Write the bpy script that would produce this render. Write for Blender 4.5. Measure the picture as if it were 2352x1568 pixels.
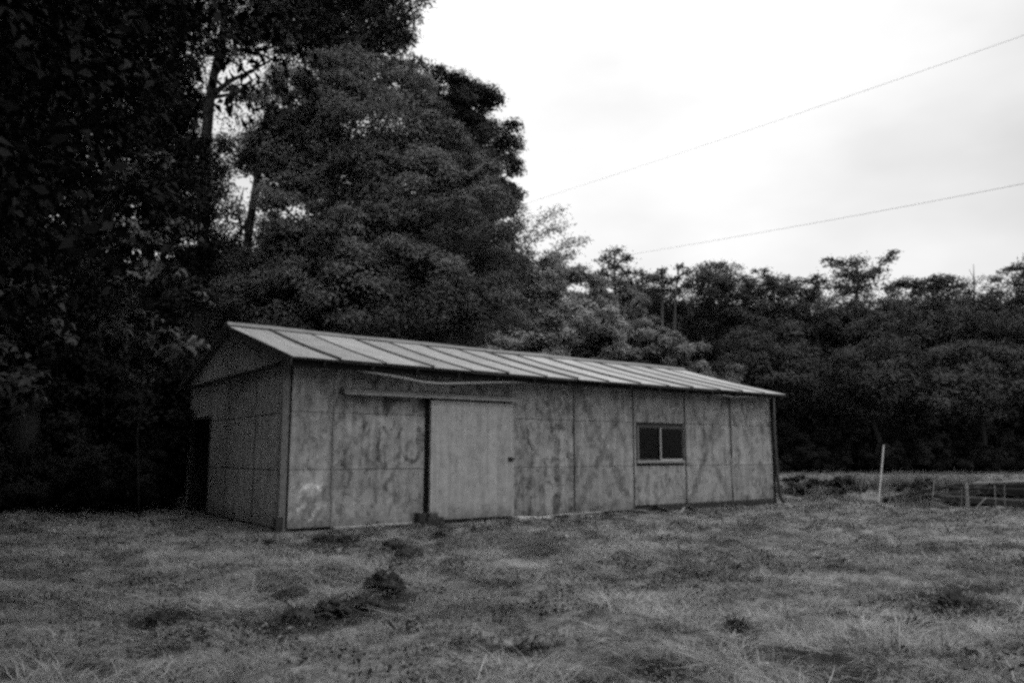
import bpy, math
import numpy as np
from mathutils import Vector, Matrix

for o in list(bpy.data.objects):
    bpy.data.objects.remove(o)
sc = bpy.context.scene
COL = sc.collection
rng = np.random.default_rng(7)
TAU = 2 * math.pi

# ------------------------------------------------------------------ camera
EYE = 1.3
FPX, CPX, CPY, HPX = 1829.0, 1176.0, 784.0, 258.0      # focal length, centre, horizon drop (on a 2352 px wide frame)
PITCH = math.atan(HPX / FPX)
cam_d = bpy.data.cameras.new('camera')
cam_d.sensor_width = 36.0
cam_d.lens = 36.0 * FPX / 2352.0
cam_d.clip_start = 0.05
cam_d.clip_end = 2000.0
cam = bpy.data.objects.new('camera', cam_d)
COL.objects.link(cam)
cam.location = (0, 0, EYE)
cam.rotation_euler = (math.pi / 2 + PITCH, 0, 0)
sc.camera = cam

# ------------------------------------------------------------------ sky and sun (overcast, late in the day)
SUN_DIR = Vector((0.42, -0.12, 0.95)).normalized()      # towards the brightest part of the cloud deck
sun_el = math.asin(SUN_DIR.z)
sun_az = math.atan2(SUN_DIR.x, SUN_DIR.y)
world = bpy.data.worlds.new('World')
sc.world = world
world.use_nodes = True
wn, wl = world.node_tree.nodes, world.node_tree.links
wn.clear()
w_out = wn.new('ShaderNodeOutputWorld')
w_bg = wn.new('ShaderNodeBackground')
w_bg.inputs['Strength'].default_value = 0.1
w_sky = wn.new('ShaderNodeTexSky')
w_sky.sky_type = 'NISHITA'
w_sky.sun_disc = False
w_sky.sun_elevation = sun_el
w_sky.sun_rotation = sun_az
w_sky.air_density = 2.0
w_sky.dust_density = 6.0
w_bw = wn.new('ShaderNodeRGBToBW')                      # black-and-white photograph
w_tc = wn.new('ShaderNodeTexCoord')
w_map = wn.new('ShaderNodeMapping')
w_map.inputs['Scale'].default_value = (1.0, 1.0, 2.2)
w_no = wn.new('ShaderNodeTexNoise')
w_no.inputs['Scale'].default_value = 2.3
w_no.inputs['Detail'].default_value = 5.0
w_no.inputs['Roughness'].default_value = 0.45
w_cl = wn.new('ShaderNodeMapRange')
w_cl.inputs['From Min'].default_value = 0.30
w_cl.inputs['From Max'].default_value = 0.70
w_cl.inputs['To Min'].default_value = 6.6
w_cl.inputs['To Max'].default_value = 10.4
w_mix = wn.new('ShaderNodeMix')
w_mix.data_type = 'FLOAT'
w_mix.inputs[0].default_value = 0.08                    # the cloud deck covers nearly all of the clear sky
wl.new(w_tc.outputs['Generated'], w_map.inputs['Vector'])
wl.new(w_map.outputs[0], w_no.inputs['Vector'])
wl.new(w_no.outputs['Fac'], w_cl.inputs['Value'])
wl.new(w_sky.outputs[0], w_bw.inputs[0])
wl.new(w_cl.outputs[0], w_mix.inputs[2])
wl.new(w_bw.outputs[0], w_mix.inputs[3])
# an overcast sky is brighter overhead than near the horizon
w_sep = wn.new('ShaderNodeSeparateXYZ')
w_up = wn.new('ShaderNodeMapRange')
w_up.interpolation_type = 'SMOOTHSTEP'
w_up.inputs['From Min'].default_value = 0.3
w_up.inputs['From Max'].default_value = 1.0
w_up.inputs['To Min'].default_value = 0.98
w_up.inputs['To Max'].default_value = 1.95
w_mul = wn.new('ShaderNodeMath')
w_mul.operation = 'MULTIPLY'
wl.new(w_tc.outputs['Generated'], w_sep.inputs[0])
wl.new(w_sep.outputs[2], w_up.inputs['Value'])
wl.new(w_mix.outputs[0], w_mul.inputs[0])
wl.new(w_up.outputs[0], w_mul.inputs[1])
wl.new(w_mul.outputs[0], w_bg.inputs['Color'])
wl.new(w_bg.outputs[0], w_out.inputs['Surface'])

sun_d = bpy.data.lights.new('sun', 'SUN')
sun_d.energy = 0.7
sun_d.angle = math.radians(35)
sun_d.color = (1, 1, 1)
sun = bpy.data.objects.new('sun', sun_d)
COL.objects.link(sun)
sun.rotation_euler = SUN_DIR.to_track_quat('Z', 'Y').to_euler()

sc.view_settings.view_transform = 'Standard'
sc.view_settings.look = 'None'
sc.view_settings.gamma = 1.0
sc.view_settings.use_curve_mapping = False
sc.view_settings.exposure = 0.2
sc.render.engine = 'CYCLES'
sc.cycles.use_denoising = False
sc.cycles.pixel_filter_type = 'BLACKMAN_HARRIS'
sc.cycles.filter_width = 3.0
sc.cycles.use_adaptive_sampling = True
sc.cycles.adaptive_threshold = 0.03
sc.cycles.adaptive_min_samples = 16
sc.cycles.max_bounces = 4
sc.cycles.diffuse_bounces = 2
sc.cycles.glossy_bounces = 2
sc.cycles.transmission_bounces = 3
sc.cycles.transparent_max_bounces = 4

# ------------------------------------------------------------------ pixel to place
def ray(px, py):
    dx, yu = px - CPX, CPY - py
    return dx, FPX * math.cos(PITCH) - yu * math.sin(PITCH), FPX * math.sin(PITCH) + yu * math.cos(PITCH)

def at(px, py, Y):
    r = ray(px, py)
    return np.array([r[0] / r[1] * Y, Y, EYE + r[2] / r[1] * Y])

def on_ground(px, py, z=0.0):
    r = ray(px, py)
    t = (z - EYE) / r[2]
    return r[0] * t, r[1] * t

# ------------------------------------------------------------------ noise in numpy
def _hash(ix, iy, seed):
    n = (ix.astype(np.int64) * 374761393 + iy.astype(np.int64) * 668265263 + seed * 974634541) & 0xFFFFFFFF
    n = ((n ^ (n >> 13)) * 1274126177) & 0xFFFFFFFF
    return ((n ^ (n >> 16)) & 0xFFFF) / 65535.0

def vnoise(x, y, seed=0):
    x, y = np.asarray(x, float), np.asarray(y, float)
    ix, iy = np.floor(x), np.floor(y)
    fx, fy = x - ix, y - iy
    fx, fy = fx * fx * (3 - 2 * fx), fy * fy * (3 - 2 * fy)
    a, b = _hash(ix, iy, seed), _hash(ix + 1, iy, seed)
    c, d = _hash(ix, iy + 1, seed), _hash(ix + 1, iy + 1, seed)
    return (a * (1 - fx) + b * fx) * (1 - fy) + (c * (1 - fx) + d * fx) * fy

def fbm(x, y, seed=0, oct=4):
    s, a, t = 0, 0.5, 0
    for i in range(oct):
        s = s + a * vnoise(np.asarray(x) * 2 ** i + 17.3 * i, np.asarray(y) * 2 ** i - 9.1 * i, seed + i)
        t += a
        a *= 0.5
    return s / t

# ------------------------------------------------------------------ mesh helpers
def raw_mesh(name, verts, faces, smooth=False):
    """verts (n,3), faces (m,k) arrays of equal-length faces"""
    me = bpy.data.meshes.new(name)
    verts = np.ascontiguousarray(verts, dtype=np.float32)
    faces = np.ascontiguousarray(faces, dtype=np.int32)
    m, k = faces.shape
    me.vertices.add(len(verts))
    me.vertices.foreach_set('co', verts.ravel())
    me.loops.add(m * k)
    me.loops.foreach_set('vertex_index', faces.ravel())
    me.polygons.add(m)
    me.polygons.foreach_set('loop_start', np.arange(0, m * k, k, dtype=np.int32))
    if smooth:
        me.polygons.foreach_set('use_smooth', np.ones(m, dtype=bool))
    me.update(calc_edges=True)
    me.validate()
    return me

class MB:
    def __init__(self):
        self.v, self.f = [], []
    def add(self, vs, fs):
        n = len(self.v)
        self.v += [tuple(map(float, p)) for p in vs]
        self.f += [tuple(i + n for i in f) for f in fs]
        return self
    def box(self, x0, x1, y0, y1, z0, z1, bev=0.0):
        return self.hexa([(x0, y0), (x1, y0), (x1, y1), (x0, y1)], z0, z1)
    def hexa(self, q, z0, z1):
        vs = [(x, y, z0) for x, y in q] + [(x, y, z1) for x, y in q]
        return self.add(vs, [(3, 2, 1, 0), (4, 5, 6, 7), (0, 1, 5, 4), (1, 2, 6, 5), (2, 3, 7, 6), (3, 0, 4, 7)])
    def solid8(self, vs):
        return self.add(vs, [(3, 2, 1, 0), (4, 5, 6, 7), (0, 1, 5, 4), (1, 2, 6, 5), (2, 3, 7, 6), (3, 0, 4, 7)])
    def tube(self, pts, rad, n=6, cap=True):
        pts = [Vector(p) for p in pts]
        if not hasattr(rad, '__len__'):
            rad = [rad] * len(pts)
        base = len(self.v)
        ref = Vector((0.31, 0.87, 0.38))
        for i, p in enumerate(pts):
            d = (pts[min(i + 1, len(pts) - 1)] - pts[max(i - 1, 0)])
            if d.length < 1e-9:
                d = Vector((0, 0, 1))
            d.normalize()
            a = d.cross(ref)
            if a.length < 0.1:
                a = d.cross(Vector((1, 0, 0)))
            a.normalize()
            b = d.cross(a)
            for k in range(n):
                t = TAU * k / n
                self.v.append(tuple(p + (a * math.cos(t) + b * math.sin(t)) * rad[i]))
        for i in range(len(pts) - 1):
            for k in range(n):
                k2 = (k + 1) % n
                self.f.append((base + i * n + k, base + i * n + k2, base + (i + 1) * n + k2, base + (i + 1) * n + k))
        if cap:
            self.f.append(tuple(base + k for k in range(n))[::-1])
            self.f.append(tuple(base + (len(pts) - 1) * n + k for k in range(n)))
        return self
    def bar(self, a, b, w, h):
        """rectangular beam from a to b, w wide, h tall"""
        a, b = Vector(a), Vector(b)
        d = (b - a).normalized()
        side = d.cross(Vector((0, 0, 1)))
        if side.length < 0.05:
            side = Vector((1, 0, 0))
        side.normalize()
        up = side.cross(d)
        vs = []
        for p in (a, b):
            for sx, sz in ((-1, -1), (1, -1), (1, 1), (-1, 1)):
                vs.append(p + side * sx * w / 2 + up * sz * h / 2)
        return self.add(vs, [(3, 2, 1, 0), (4, 5, 6, 7), (0, 1, 5, 4), (1, 2, 6, 5), (2, 3, 7, 6), (3, 0, 4, 7)])
    def build(self, name, mat, parent=None, smooth=False, bevel=0.0):
        me = bpy.data.meshes.new(name)
        me.from_pydata(self.v, [], self.f)
        me.update()
        if smooth:
            me.polygons.foreach_set('use_smooth', np.ones(len(me.polygons), dtype=bool))
        o = bpy.data.objects.new(name, me)
        COL.objects.link(o)
        if mat:
            me.materials.append(mat)
        if parent:
            o.parent = parent
        if bevel:
            m = o.modifiers.new('bevel', 'BEVEL')
            m.width = bevel
            m.segments = 1
        return o

def link_mesh(name, me, mat, parent=None):
    o = bpy.data.objects.new(name, me)
    COL.objects.link(o)
    if mat and not me.materials:
        me.materials.append(mat)
    if parent:
        o.parent = parent
    return o

def empty(name, loc=(0, 0, 0), rz=0):
    o = bpy.data.objects.new(name, None)
    COL.objects.link(o)
    o.empty_display_size = 0.2
    o.location = loc
    o.rotation_euler = (0, 0, rz)
    return o

def tag(o, label=None, cat=None, group=None, kind=None):
    if label: o['label'] = label
    if cat: o['category'] = cat
    if group: o['group'] = group
    if kind: o['kind'] = kind
    return o

# ------------------------------------------------------------------ materials (all neutral grey: the place seen in black and white)
class NT:
    def __init__(self, name):
        self.m = bpy.data.materials.new(name)
        self.m.use_nodes = True
        self.n, self.l = self.m.node_tree.nodes, self.m.node_tree.links
        self.p = self.n['Principled BSDF']
        self.out = self.n['Material Output']
    def node(self, t, **kw):
        n = self.n.new(t)
        for k, v in kw.items():
            setattr(n, k, v)
        return n
    def val(self, sock, v):
        if hasattr(v, 'is_output'):
            self.l.new(v, sock)
        else:
            sock.default_value = v
    def math(self, op, a, b=None, c=None, clamp=False):
        n = self.node('ShaderNodeMath', operation=op, use_clamp=clamp)
        self.val(n.inputs[0], a)
        if b is not None: self.val(n.inputs[1], b)
        if c is not None: self.val(n.inputs[2], c)
        return n.outputs[0]
    def rng(self, v, a, b, c, d, smooth=False):
        n = self.node('ShaderNodeMapRange')
        if smooth: n.interpolation_type = 'SMOOTHSTEP'
        self.val(n.inputs['Value'], v)
        for k, x in zip(('From Min', 'From Max', 'To Min', 'To Max'), (a, b, c, d)):
            self.val(n.inputs[k], x)
        return n.outputs[0]
    def coord(self, which='Object', scale=(1, 1, 1), loc=(0, 0, 0)):
        t = self.node('ShaderNodeTexCoord')
        m = self.node('ShaderNodeMapping')
        m.inputs['Scale'].default_value = scale
        m.inputs['Location'].default_value = loc
        self.l.new(t.outputs[which], m.inputs['Vector'])
        return m.outputs[0]
    def pos(self, scale=(1, 1, 1)):
        t = self.node('ShaderNodeNewGeometry')
        m = self.node('ShaderNodeMapping')
        m.inputs['Scale'].default_value = scale
        self.l.new(t.outputs['Position'], m.inputs['Vector'])
        return m.outputs[0]
    def noise(self, vec, scale, detail=4, rough=0.55, dist=0.0):
        n = self.node('ShaderNodeTexNoise')
        n.inputs['Scale'].default_value = scale
        n.inputs['Detail'].default_value = detail
        n.inputs['Roughness'].default_value = rough
        n.inputs['Distortion'].default_value = dist
        self.l.new(vec, n.inputs['Vector'])
        return n.outputs['Fac']
    def grey(self, v):
        n = self.node('ShaderNodeCombineColor')
        for i in range(3):
            self.val(n.inputs[i], v)
        return n.outputs[0]
    def bump(self, h, strength, dist):
        b = self.node('ShaderNodeBump')
        b.inputs['Strength'].default_value = strength
        b.inputs['Distance'].default_value = dist
        self.l.new(h, b.inputs['Height'])
        self.l.new(b.outputs[0], self.p.inputs['Normal'])
    def finish(self, value, rough=0.8, spec=0.25):
        self.l.new(self.grey(value), self.p.inputs['Base Color'])
        self.val(self.p.inputs['Roughness'], rough)
        self.p.inputs['Specular IOR Level'].default_value = spec
        return self.m

def plywood(name, base, stain=0.5, braces=(), peel=None, wet=0.35, streak=0.25):
    t = NT(name)
    c = t.coord('Object')
    info = t.node('ShaderNodeObjectInfo').outputs['Random']
    blot = t.noise(c, 1.5, 6, 0.62, 0.6)
    fine = t.noise(c, 9.0, 6, 0.7, 0.2)
    mould = t.noise(t.coord('Object', (1.3, 1.3, 0.8), (3.1, 0, 7.7)), 3.4, 7, 0.68, 0.9)
    st = t.noise(t.coord('Object', (7, 7, 0.32)), 1.6, 5, 0.6)
    sep = t.node('ShaderNodeSeparateXYZ')
    t.l.new(c, sep.inputs[0])
    X, Z = sep.outputs[0], sep.outputs[2]
    v = t.math('MULTIPLY', t.rng(blot, 0.3, 0.7, 1 - 0.34 * stain, 1 + 0.16 * stain), base)
    v = t.math('MULTIPLY', v, t.rng(fine, 0.3, 0.7, 0.8, 1.18))
    v = t.math('MULTIPLY', v, t.rng(mould, 0.46, 0.66, 1.0, 1 - 0.7 * stain, True))
    mould2 = t.noise(t.coord('Object', (1, 1, 0.6), (9.1, 0, 2.7)), 7.0, 8, 0.75, 1.2)
    v = t.math('MULTIPLY', v, t.rng(mould2, 0.5, 0.64, 1.0, 1 - 0.45 * stain, True))
    v = t.math('MULTIPLY', v, t.rng(st, 0.35, 0.7, 1 + 0.5 * streak, 1 - streak))
    v = t.math('MULTIPLY', v, t.rng(info, 0, 1, 0.9, 1.1))
    # mud splash and rot at the foot of the boards
    edge = t.math('ADD', Z, t.math('MULTIPLY', t.math('SUBTRACT', t.noise(c, 4.0, 5, 0.6), 0.5), 0.6))
    v = t.math('MULTIPLY', v, t.rng(edge, 0.0, 0.38, 1 - wet, 1.0, True))
    for (sc_, hw, zc, hh) in braces:          # old paint marks left by crossed braces
        a = t.math('ABSOLUTE', t.math('DIVIDE', t.math('SUBTRACT', X, sc_), hw))
        b = t.math('ABSOLUTE', t.math('DIVIDE', t.math('SUBTRACT', Z, zc), hh))
        d = t.math('ABSOLUTE', t.math('SUBTRACT', a, b))
        d = t.math('ADD', d, t.math('MULTIPLY', t.math('SUBTRACT', fine, 0.5), 0.35))
        band = t.rng(d, 0.05, 0.2, t.rng(blot, 0.3, 0.7, 0.5, 0.84), 1.0, True)
        inside = t.math('LESS_THAN', a, 1.0)
        band = t.math('ADD', t.math('MULTIPLY', band, inside), t.math('SUBTRACT', 1.0, inside))
        v = t.math('MULTIPLY', v, band)
    if peel:
        px, pz, pr = peel
        dx = t.math('DIVIDE', t.math('SUBTRACT', X, px), 0.62)
        dz = t.math('SUBTRACT', Z, pz)
        d = t.math('SQRT', t.math('ADD', t.math('MULTIPLY', dx, dx), t.math('MULTIPLY', dz, dz)))
        d = t.math('ADD', d, t.math('MULTIPLY', t.math('SUBTRACT', t.noise(c, 6.0, 5, 0.65), 0.5), 0.95))
        ring = t.math('ABSOLUTE', t.math('SUBTRACT', d, pr))
        v = t.math('MULTIPLY', v, t.rng(ring, 0.0, 0.07, t.rng(t.noise(c, 3.3, 3, 0.5), 0.42, 0.55, 1.0, 2.0), 1.0, True))
        d2 = t.math('ADD', d, t.math('MULTIPLY', dz, -0.5))
        v = t.math('MULTIPLY', v, t.rng(d2, 0.25, 0.5, 1.25, 1.0, True))
        v = t.math('MULTIPLY', v, t.rng(d, pr - 0.16, pr - 0.04, 0.62, 1.0, True))
    t.bump(t.math('ADD', fine, mould), 0.35, 0.01)
    return t.finish(v, 0.85, 0.15)

def plain(name, base, var=0.3, scale=6.0, rough=0.8, spec=0.25, bump=0.3):
    t = NT(name)
    n = t.noise(t.coord('Object'), scale, 6, 0.65, 0.3)
    info = t.node('ShaderNodeObjectInfo').outputs['Random']
    v = t.math('MULTIPLY', t.rng(n, 0.3, 0.7, 1 - var, 1 + var), base)
    v = t.math('MULTIPLY', v, t.rng(info, 0, 1, 0.88, 1.12))
    if bump:
        t.bump(n, bump, 0.02)
    return t.finish(v, rough, spec)

def leafmat(name, lo, hi, gloss=0.3, rough=0.5, trans=0.15):
    t = NT(name)
    g = t.node('ShaderNodeNewGeometry')
    info = t.node('ShaderNodeObjectInfo').outputs['Random']
    r = g.outputs['Random Per Island']
    v = t.math('MULTIPLY', t.rng(r, 0, 1, lo, hi), t.rng(info, 0, 1, 0.85, 1.15))
    patch = t.noise(t.pos(), 0.55, 3, 0.5)
    v = t.math('MULTIPLY', v, t.rng(patch, 0.35, 0.65, 0.75, 1.25))
    m = t.finish(v, rough, gloss)
    if trans:
        tr = t.node('ShaderNodeBsdfTranslucent')
        t.l.new(t.grey(v), tr.inputs['Color'])
        mx = t.node('ShaderNodeMixShader')
        mx.inputs[0].default_value = trans
        t.l.new(t.p.outputs[0], mx.inputs[1])
        t.l.new(tr.outputs[0], mx.inputs[2])
        t.l.new(mx.outputs[0], t.out.inputs['Surface'])
    return m

def grassmat(name, lo, hi):
    t = NT(name)
    g = t.node('ShaderNodeNewGeometry')
    r = g.outputs['Random Per Island']
    info = t.node('ShaderNodeObjectInfo').outputs['Random']
    v = t.rng(t.math('POWER', r, 1.5), 0, 1, lo, hi)
    v = t.math('MULTIPLY', v, t.rng(info, 0, 1, 0.8, 1.2))
    big = t.noise(t.pos(), 0.8, 5, 0.65, 0.8)       # drier and greener patches
    v = t.math('MULTIPLY', v, t.rng(big, 0.35, 0.65, 0.8, 1.2))
    m = t.finish(v, 0.7, 0.1)
    return m

M = {}
M['ply'] = plywood('weathered_plywood', 0.335, 0.8)
M['ply_dark'] = plywood('stained_plywood', 0.335, 1.05, streak=0.3)
M['ply_x'] = plywood('brace_marked_plywood', 0.335, 0.7, braces=((7.22, 0.86, 1.45, 1.45), (10.66, 0.8, 1.5, 1.5)))
M['ply_peel'] = plywood('peeling_plywood', 0.325, 0.75, peel=(0.42, 0.46, 0.26))
M['ply_gable'] = plywood('gable_plywood', 0.36, 0.6, streak=0.35)
M['door'] = plywood('door_sheet', 0.345, 0.3, wet=0.55, streak=0.22)
M['timber'] = plain('grey_timber', 0.2, 0.35, 9)
M['timber_post'] = plain('post_timber', 0.13, 0.35, 9)
M['timber_pale'] = plain('pale_timber', 0.27, 0.3, 9)
M['timber_dark'] = plain('dark_timber', 0.03, 0.4, 8)
M['timber_and_shade'] = plain('timber_and_shade_black', 0.018, 0.3, 8, 0.9, 0.05)  # near-black timber, also used to paint shade into gaps
M['timber_mid'] = plain('weathered_log', 0.075, 0.5, 8)
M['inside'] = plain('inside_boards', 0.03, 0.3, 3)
M['alu'] = plain('aluminium', 0.32, 0.12, 14, 0.42, 0.5, 0.05)
M['alu_dark'] = plain('dark_bronze_frame', 0.05, 0.15, 14, 0.45, 0.4, 0.05)
M['pipe_dark'] = plain('dark_pipe', 0.05, 0.3, 10, 0.6, 0.3)
M['pipe_pale'] = plain('pale_pipe', 0.34, 0.2, 10, 0.6, 0.3)
M['concrete'] = plain('concrete', 0.33, 0.25, 12)
M['stone_dark'] = plain('dark_stone', 0.07, 0.4, 7)
M['stone_pale'] = plain('pale_stone', 0.42, 0.15, 10)
M['sod'] = plain('damp_earth', 0.04, 0.5, 14, 0.9, 0.1, 0.8)
M['bark'] = plain('bark', 0.022, 0.4, 12, 0.9, 0.1, 0.8)
M['bark_pale'] = plain('pale_bark', 0.07, 0.3, 12, 0.9, 0.1, 0.6)
M['wire'] = plain('wire', 0.45, 0.1, 8, 0.6, 0.2, 0)
M['stake'] = plain('pale_stake', 0.62, 0.12, 12, 0.6, 0.3, 0.1)
M['stake_mid'] = plain('grey_stake', 0.16, 0.3, 12)

t = NT('galvanised_roof')
c = t.coord('Object')
a1 = t.noise(t.coord('Object', (1.2, 0.5, 1)), 2.2, 6, 0.65, 0.5)
a2 = t.noise(c, 11, 6, 0.7)
v = t.math('MULTIPLY', t.rng(a1, 0.3, 0.7, 0.27, 0.37), t.rng(a2, 0.3, 0.7, 0.88, 1.1))
v = t.math('MULTIPLY', v, t.rng(t.node('ShaderNodeObjectInfo').outputs['Random'], 0, 1, 0.8, 1.12))
run = t.noise(t.coord('Object', (6.0, 0.45, 0.45)), 1.8, 6, 0.65, 0.4)      # streaks that run down the slope
v = t.math('MULTIPLY', v, t.rng(run, 0.35, 0.7, 1.1, 0.72))
spot = t.noise(t.coord('Object', (1, 1, 1), (4.0, 2.0, 0)), 3.2, 8, 0.72, 0.8)
v = t.math('MULTIPLY', v, t.rng(spot, 0.55, 0.7, 1.0, 0.6, True))
t.bump(t.noise(c, 2.2, 3), 0.5, 0.03)
M['roof'] = t.finish(v, t.rng(a2, 0.3, 0.7, 0.4, 0.55), 0.4)
M['roof_dark'] = plain('dark_roof_trim', 0.075, 0.35, 7, 0.6, 0.3)
M['ridge'] = plain('ridge_metal', 0.11, 0.3, 5, 0.5, 0.4)

t = NT('window_glass')
t.p.inputs['Base Color'].default_value = (0.02, 0.02, 0.02, 1)
t.p.inputs['Roughness'].default_value = 0.08
t.p.inputs['Transmission Weight'].default_value = 0.85
t.p.inputs['IOR'].default_value = 1.16
t.p.inputs['Specular IOR Level'].default_value = 0.12
M['glass'] = t.m

# ------------------------------------------------------------------ the shed's footprint
P0 = on_ground(653, 1222)
P1 = on_ground(1781, 1157)
SL = math.dist(P0, P1)
U = ((P1[0] - P0[0]) / SL, (P1[1] - P0[1]) / SL)
V = (-U[1], U[0])
SW = 6.9
def shed_sw(x, y):
    dx, dy = x - P0[0], y - P0[1]
    return dx * U[0] + dy * U[1], dx * V[0] + dy * V[1]

# ------------------------------------------------------------------ ground
# hollows and furrows: (pixel x, pixel y, radius along x, radius along y, depth)
DENTS = [(1340, 1515, .22, .25, .12), (1850, 1472, .36, .22, .1), (1920, 1495, .3, .24, .12), (2190, 1362, .5, .6, .12),
         (2240, 1330, .5, .3, .12), (780, 1387, .55, .3, .05), (690, 1398, .4, .28, .05), (850, 1368, .35, .3, .04), (380, 1392, .35, .35, .06), (900, 1350, .3, .35, .02), (600, 1405, .35, .2, .04),
         (420, 1400, .4, .14, .1), (930, 1262, .5, .3, .12), (640, 1345, .3, .18, .12), (1190, 1450, .25, .16, .06), (1550, 1500, .25, .16, .06),
         (140, 1490, .4, .16, .08),
         (250, 1330, .5, .22, .08), (1980, 1400, .3, .15, .05)]
DENT_W = [(on_ground(a, b), rx, ry, d) for a, b, rx, ry, d in DENTS]
BX0, BX1 = np.array(on_ground(1790, 1136)), np.array(on_ground(2352, 1180))
BD = (BX1 - BX0) / np.linalg.norm(BX1 - BX0)
BN = np.array([-BD[1], BD[0]])
if BN[1] < 0: BN = -BN

CLOD_PX = [(888, 1345, 80, 40), (845, 1368, 70, 24), (770, 1390, 80, 28), (690, 1402, 64, 28), (642, 1350, 50, 20), (370, 1397, 66, 30), (935, 1284, 60, 24), (905, 1262, 50, 16), (617, 1262, 26, 18), (1888, 1498, 100, 34), (1336, 1526, 60, 36), (2190, 1380, 90, 36), (745, 1246, 55, 14), (800, 1249, 50, 14), (1015, 1235, 44, 14), (1100, 1227, 48, 12), (1690, 1424, 50, 16), (1200, 1452, 50, 20), (2080, 1419, 46, 16), (1550, 1504, 46, 20)]
def dent_amount(x, y):
    s = np.zeros_like(np.asarray(x, float))
    for a, b, w_, h_ in CLOD_PX:                    # trodden, bare rim round each clod
        cx, cy = on_ground(a, b)
        r_ = w_ * cy / 1850 * 0.62
        s = np.maximum(s, np.exp(-(((x - cx) / (r_ * 1.15)) ** 2 + ((y - cy + r_) / (r_ * 2.2)) ** 2) ** 2))
    for (cx, cy), rx, ry, d in DENT_W:
        s = np.maximum(s, np.exp(-(((x - cx) / rx) ** 2 + ((y - cy) / ry) ** 2)))
    return s

def height(x, y):
    x, y = np.asarray(x, float), np.asarray(y, float)
    s, w = shed_sw(x, y)
    ds = np.maximum(np.maximum(-s, s - SL), np.maximum(-w, w - SW))      # distance outside the shed
    m = np.clip((ds - 0.2) / 2.5, 0, 1)
    z = (fbm(x * .45, y * .45, 3) - .5) * .26 + (fbm(x * 2.2, y * 2.2, 9) - .5) * .22
    z = z * m * (0.5 + 0.5 * np.clip(1 - (y - 30) / 30, 0, 1))
    z = z - 0.12 * np.clip((11 - y) / 6, 0, 1)
    for (cx, cy), rx, ry, d in DENT_W:
        z = z - d * np.exp(-(((x - cx) / rx) ** 2 + ((y - cy) / ry) ** 2))
    # the ditch along the field edge beyond the shed
    q = (x - BX0[0]) * BN[0] + (y - BX0[1]) * BN[1]
    along = (x - BX0[0]) * BD[0] + (y - BX0[1]) * BD[1]
    dk = np.clip((along + 3) / 3, 0, 1) * np.clip((45 - along) / 10, 0, 1)
    z = z - 0.75 * np.exp(-((q - 1.8) / 1.3) ** 2) * dk
    z = z + 0.12 * np.clip((y - 32) / 20, 0, 1)
    return z

def hz(x, y):
    return float(height(np.array([x]), np.array([y]))[0])

n1 = 420
tt = np.linspace(-1, 1, n1)
gx = 16 * tt + 900 * np.sign(tt) * np.abs(tt) ** 9
ty = np.linspace(-0.35, 1, n1)
gy = 4 + 30 * ty + 1100 * np.sign(ty) * np.abs(ty) ** 9
GX, GY = np.meshgrid(gx, gy)
GZ = height(GX, GY)
idx = np.arange(n1 * n1).reshape(n1, n1)
gf = np.stack([idx[:-1, :-1], idx[:-1, 1:], idx[1:, 1:], idx[1:, :-1]], -1).reshape(-1, 4)
gme = raw_mesh('ground', np.stack([GX, GY, GZ], -1).reshape(-1, 3), gf, True)
t = NT('field_soil')
p = t.pos()
n1_ = t.noise(p, 0.6, 5, 0.6, 0.5)
n2_ = t.noise(p, 9.0, 6, 0.7)
v = t.math('MULTIPLY', t.rng(n1_, 0.35, 0.65, 0.10, 0.16), t.rng(n2_, 0.35, 0.65, 0.4, 1.6))
at_ = t.node('ShaderNodeAttribute')
at_.attribute_name = 'bare'
v = t.math('MULTIPLY', v, t.rng(at_.outputs['Fac'], 0.08, 0.5, 1.0, 0.18))
t.bump(n2_, 0.8, 0.05)
M['soil'] = t.finish(v, 0.95, 0.1)
ba_ = gme.attributes.new('bare', 'FLOAT', 'POINT')      # bare damp earth in the dug hollows
ba_.data.foreach_set('value', dent_amount(GX, GY).astype(np.float32).ravel())
tag(link_mesh('ground', gme, M['soil']), 'rough field ground under the matted grass', kind='structure')

# ------------------------------------------------------------------ the shed
shed = empty('shed', (P0[0], P0[1], 0), math.atan2(U[1], U[0]))
tag(shed, 'long low plywood shed with a metal gable roof and sliding door', 'shed')
R = np.random.default_rng(11)
def eave_z(s):                      # the eave sinks towards the far end
    return 2.90 - 0.075 * s / SL - 0.02 * math.sin(math.pi * s / SL)
def ridge_z(s):
    return 3.93 - 0.10 * s / SL - 0.02 * math.sin(math.pi * s / SL)

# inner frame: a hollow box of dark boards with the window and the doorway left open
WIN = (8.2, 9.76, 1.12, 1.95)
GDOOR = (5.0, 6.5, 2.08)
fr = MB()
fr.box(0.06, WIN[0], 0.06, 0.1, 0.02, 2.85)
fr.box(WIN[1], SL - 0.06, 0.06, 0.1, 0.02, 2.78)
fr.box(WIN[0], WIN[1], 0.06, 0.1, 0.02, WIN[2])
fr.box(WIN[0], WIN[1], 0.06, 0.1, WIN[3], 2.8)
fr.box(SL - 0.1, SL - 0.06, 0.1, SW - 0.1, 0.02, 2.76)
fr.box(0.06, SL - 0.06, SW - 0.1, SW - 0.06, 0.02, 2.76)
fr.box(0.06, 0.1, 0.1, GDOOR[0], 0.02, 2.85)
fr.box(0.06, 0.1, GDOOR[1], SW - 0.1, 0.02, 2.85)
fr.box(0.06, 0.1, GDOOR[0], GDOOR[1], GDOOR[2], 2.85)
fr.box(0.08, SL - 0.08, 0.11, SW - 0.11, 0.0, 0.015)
fr.build('frame', M['inside'], shed)

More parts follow.
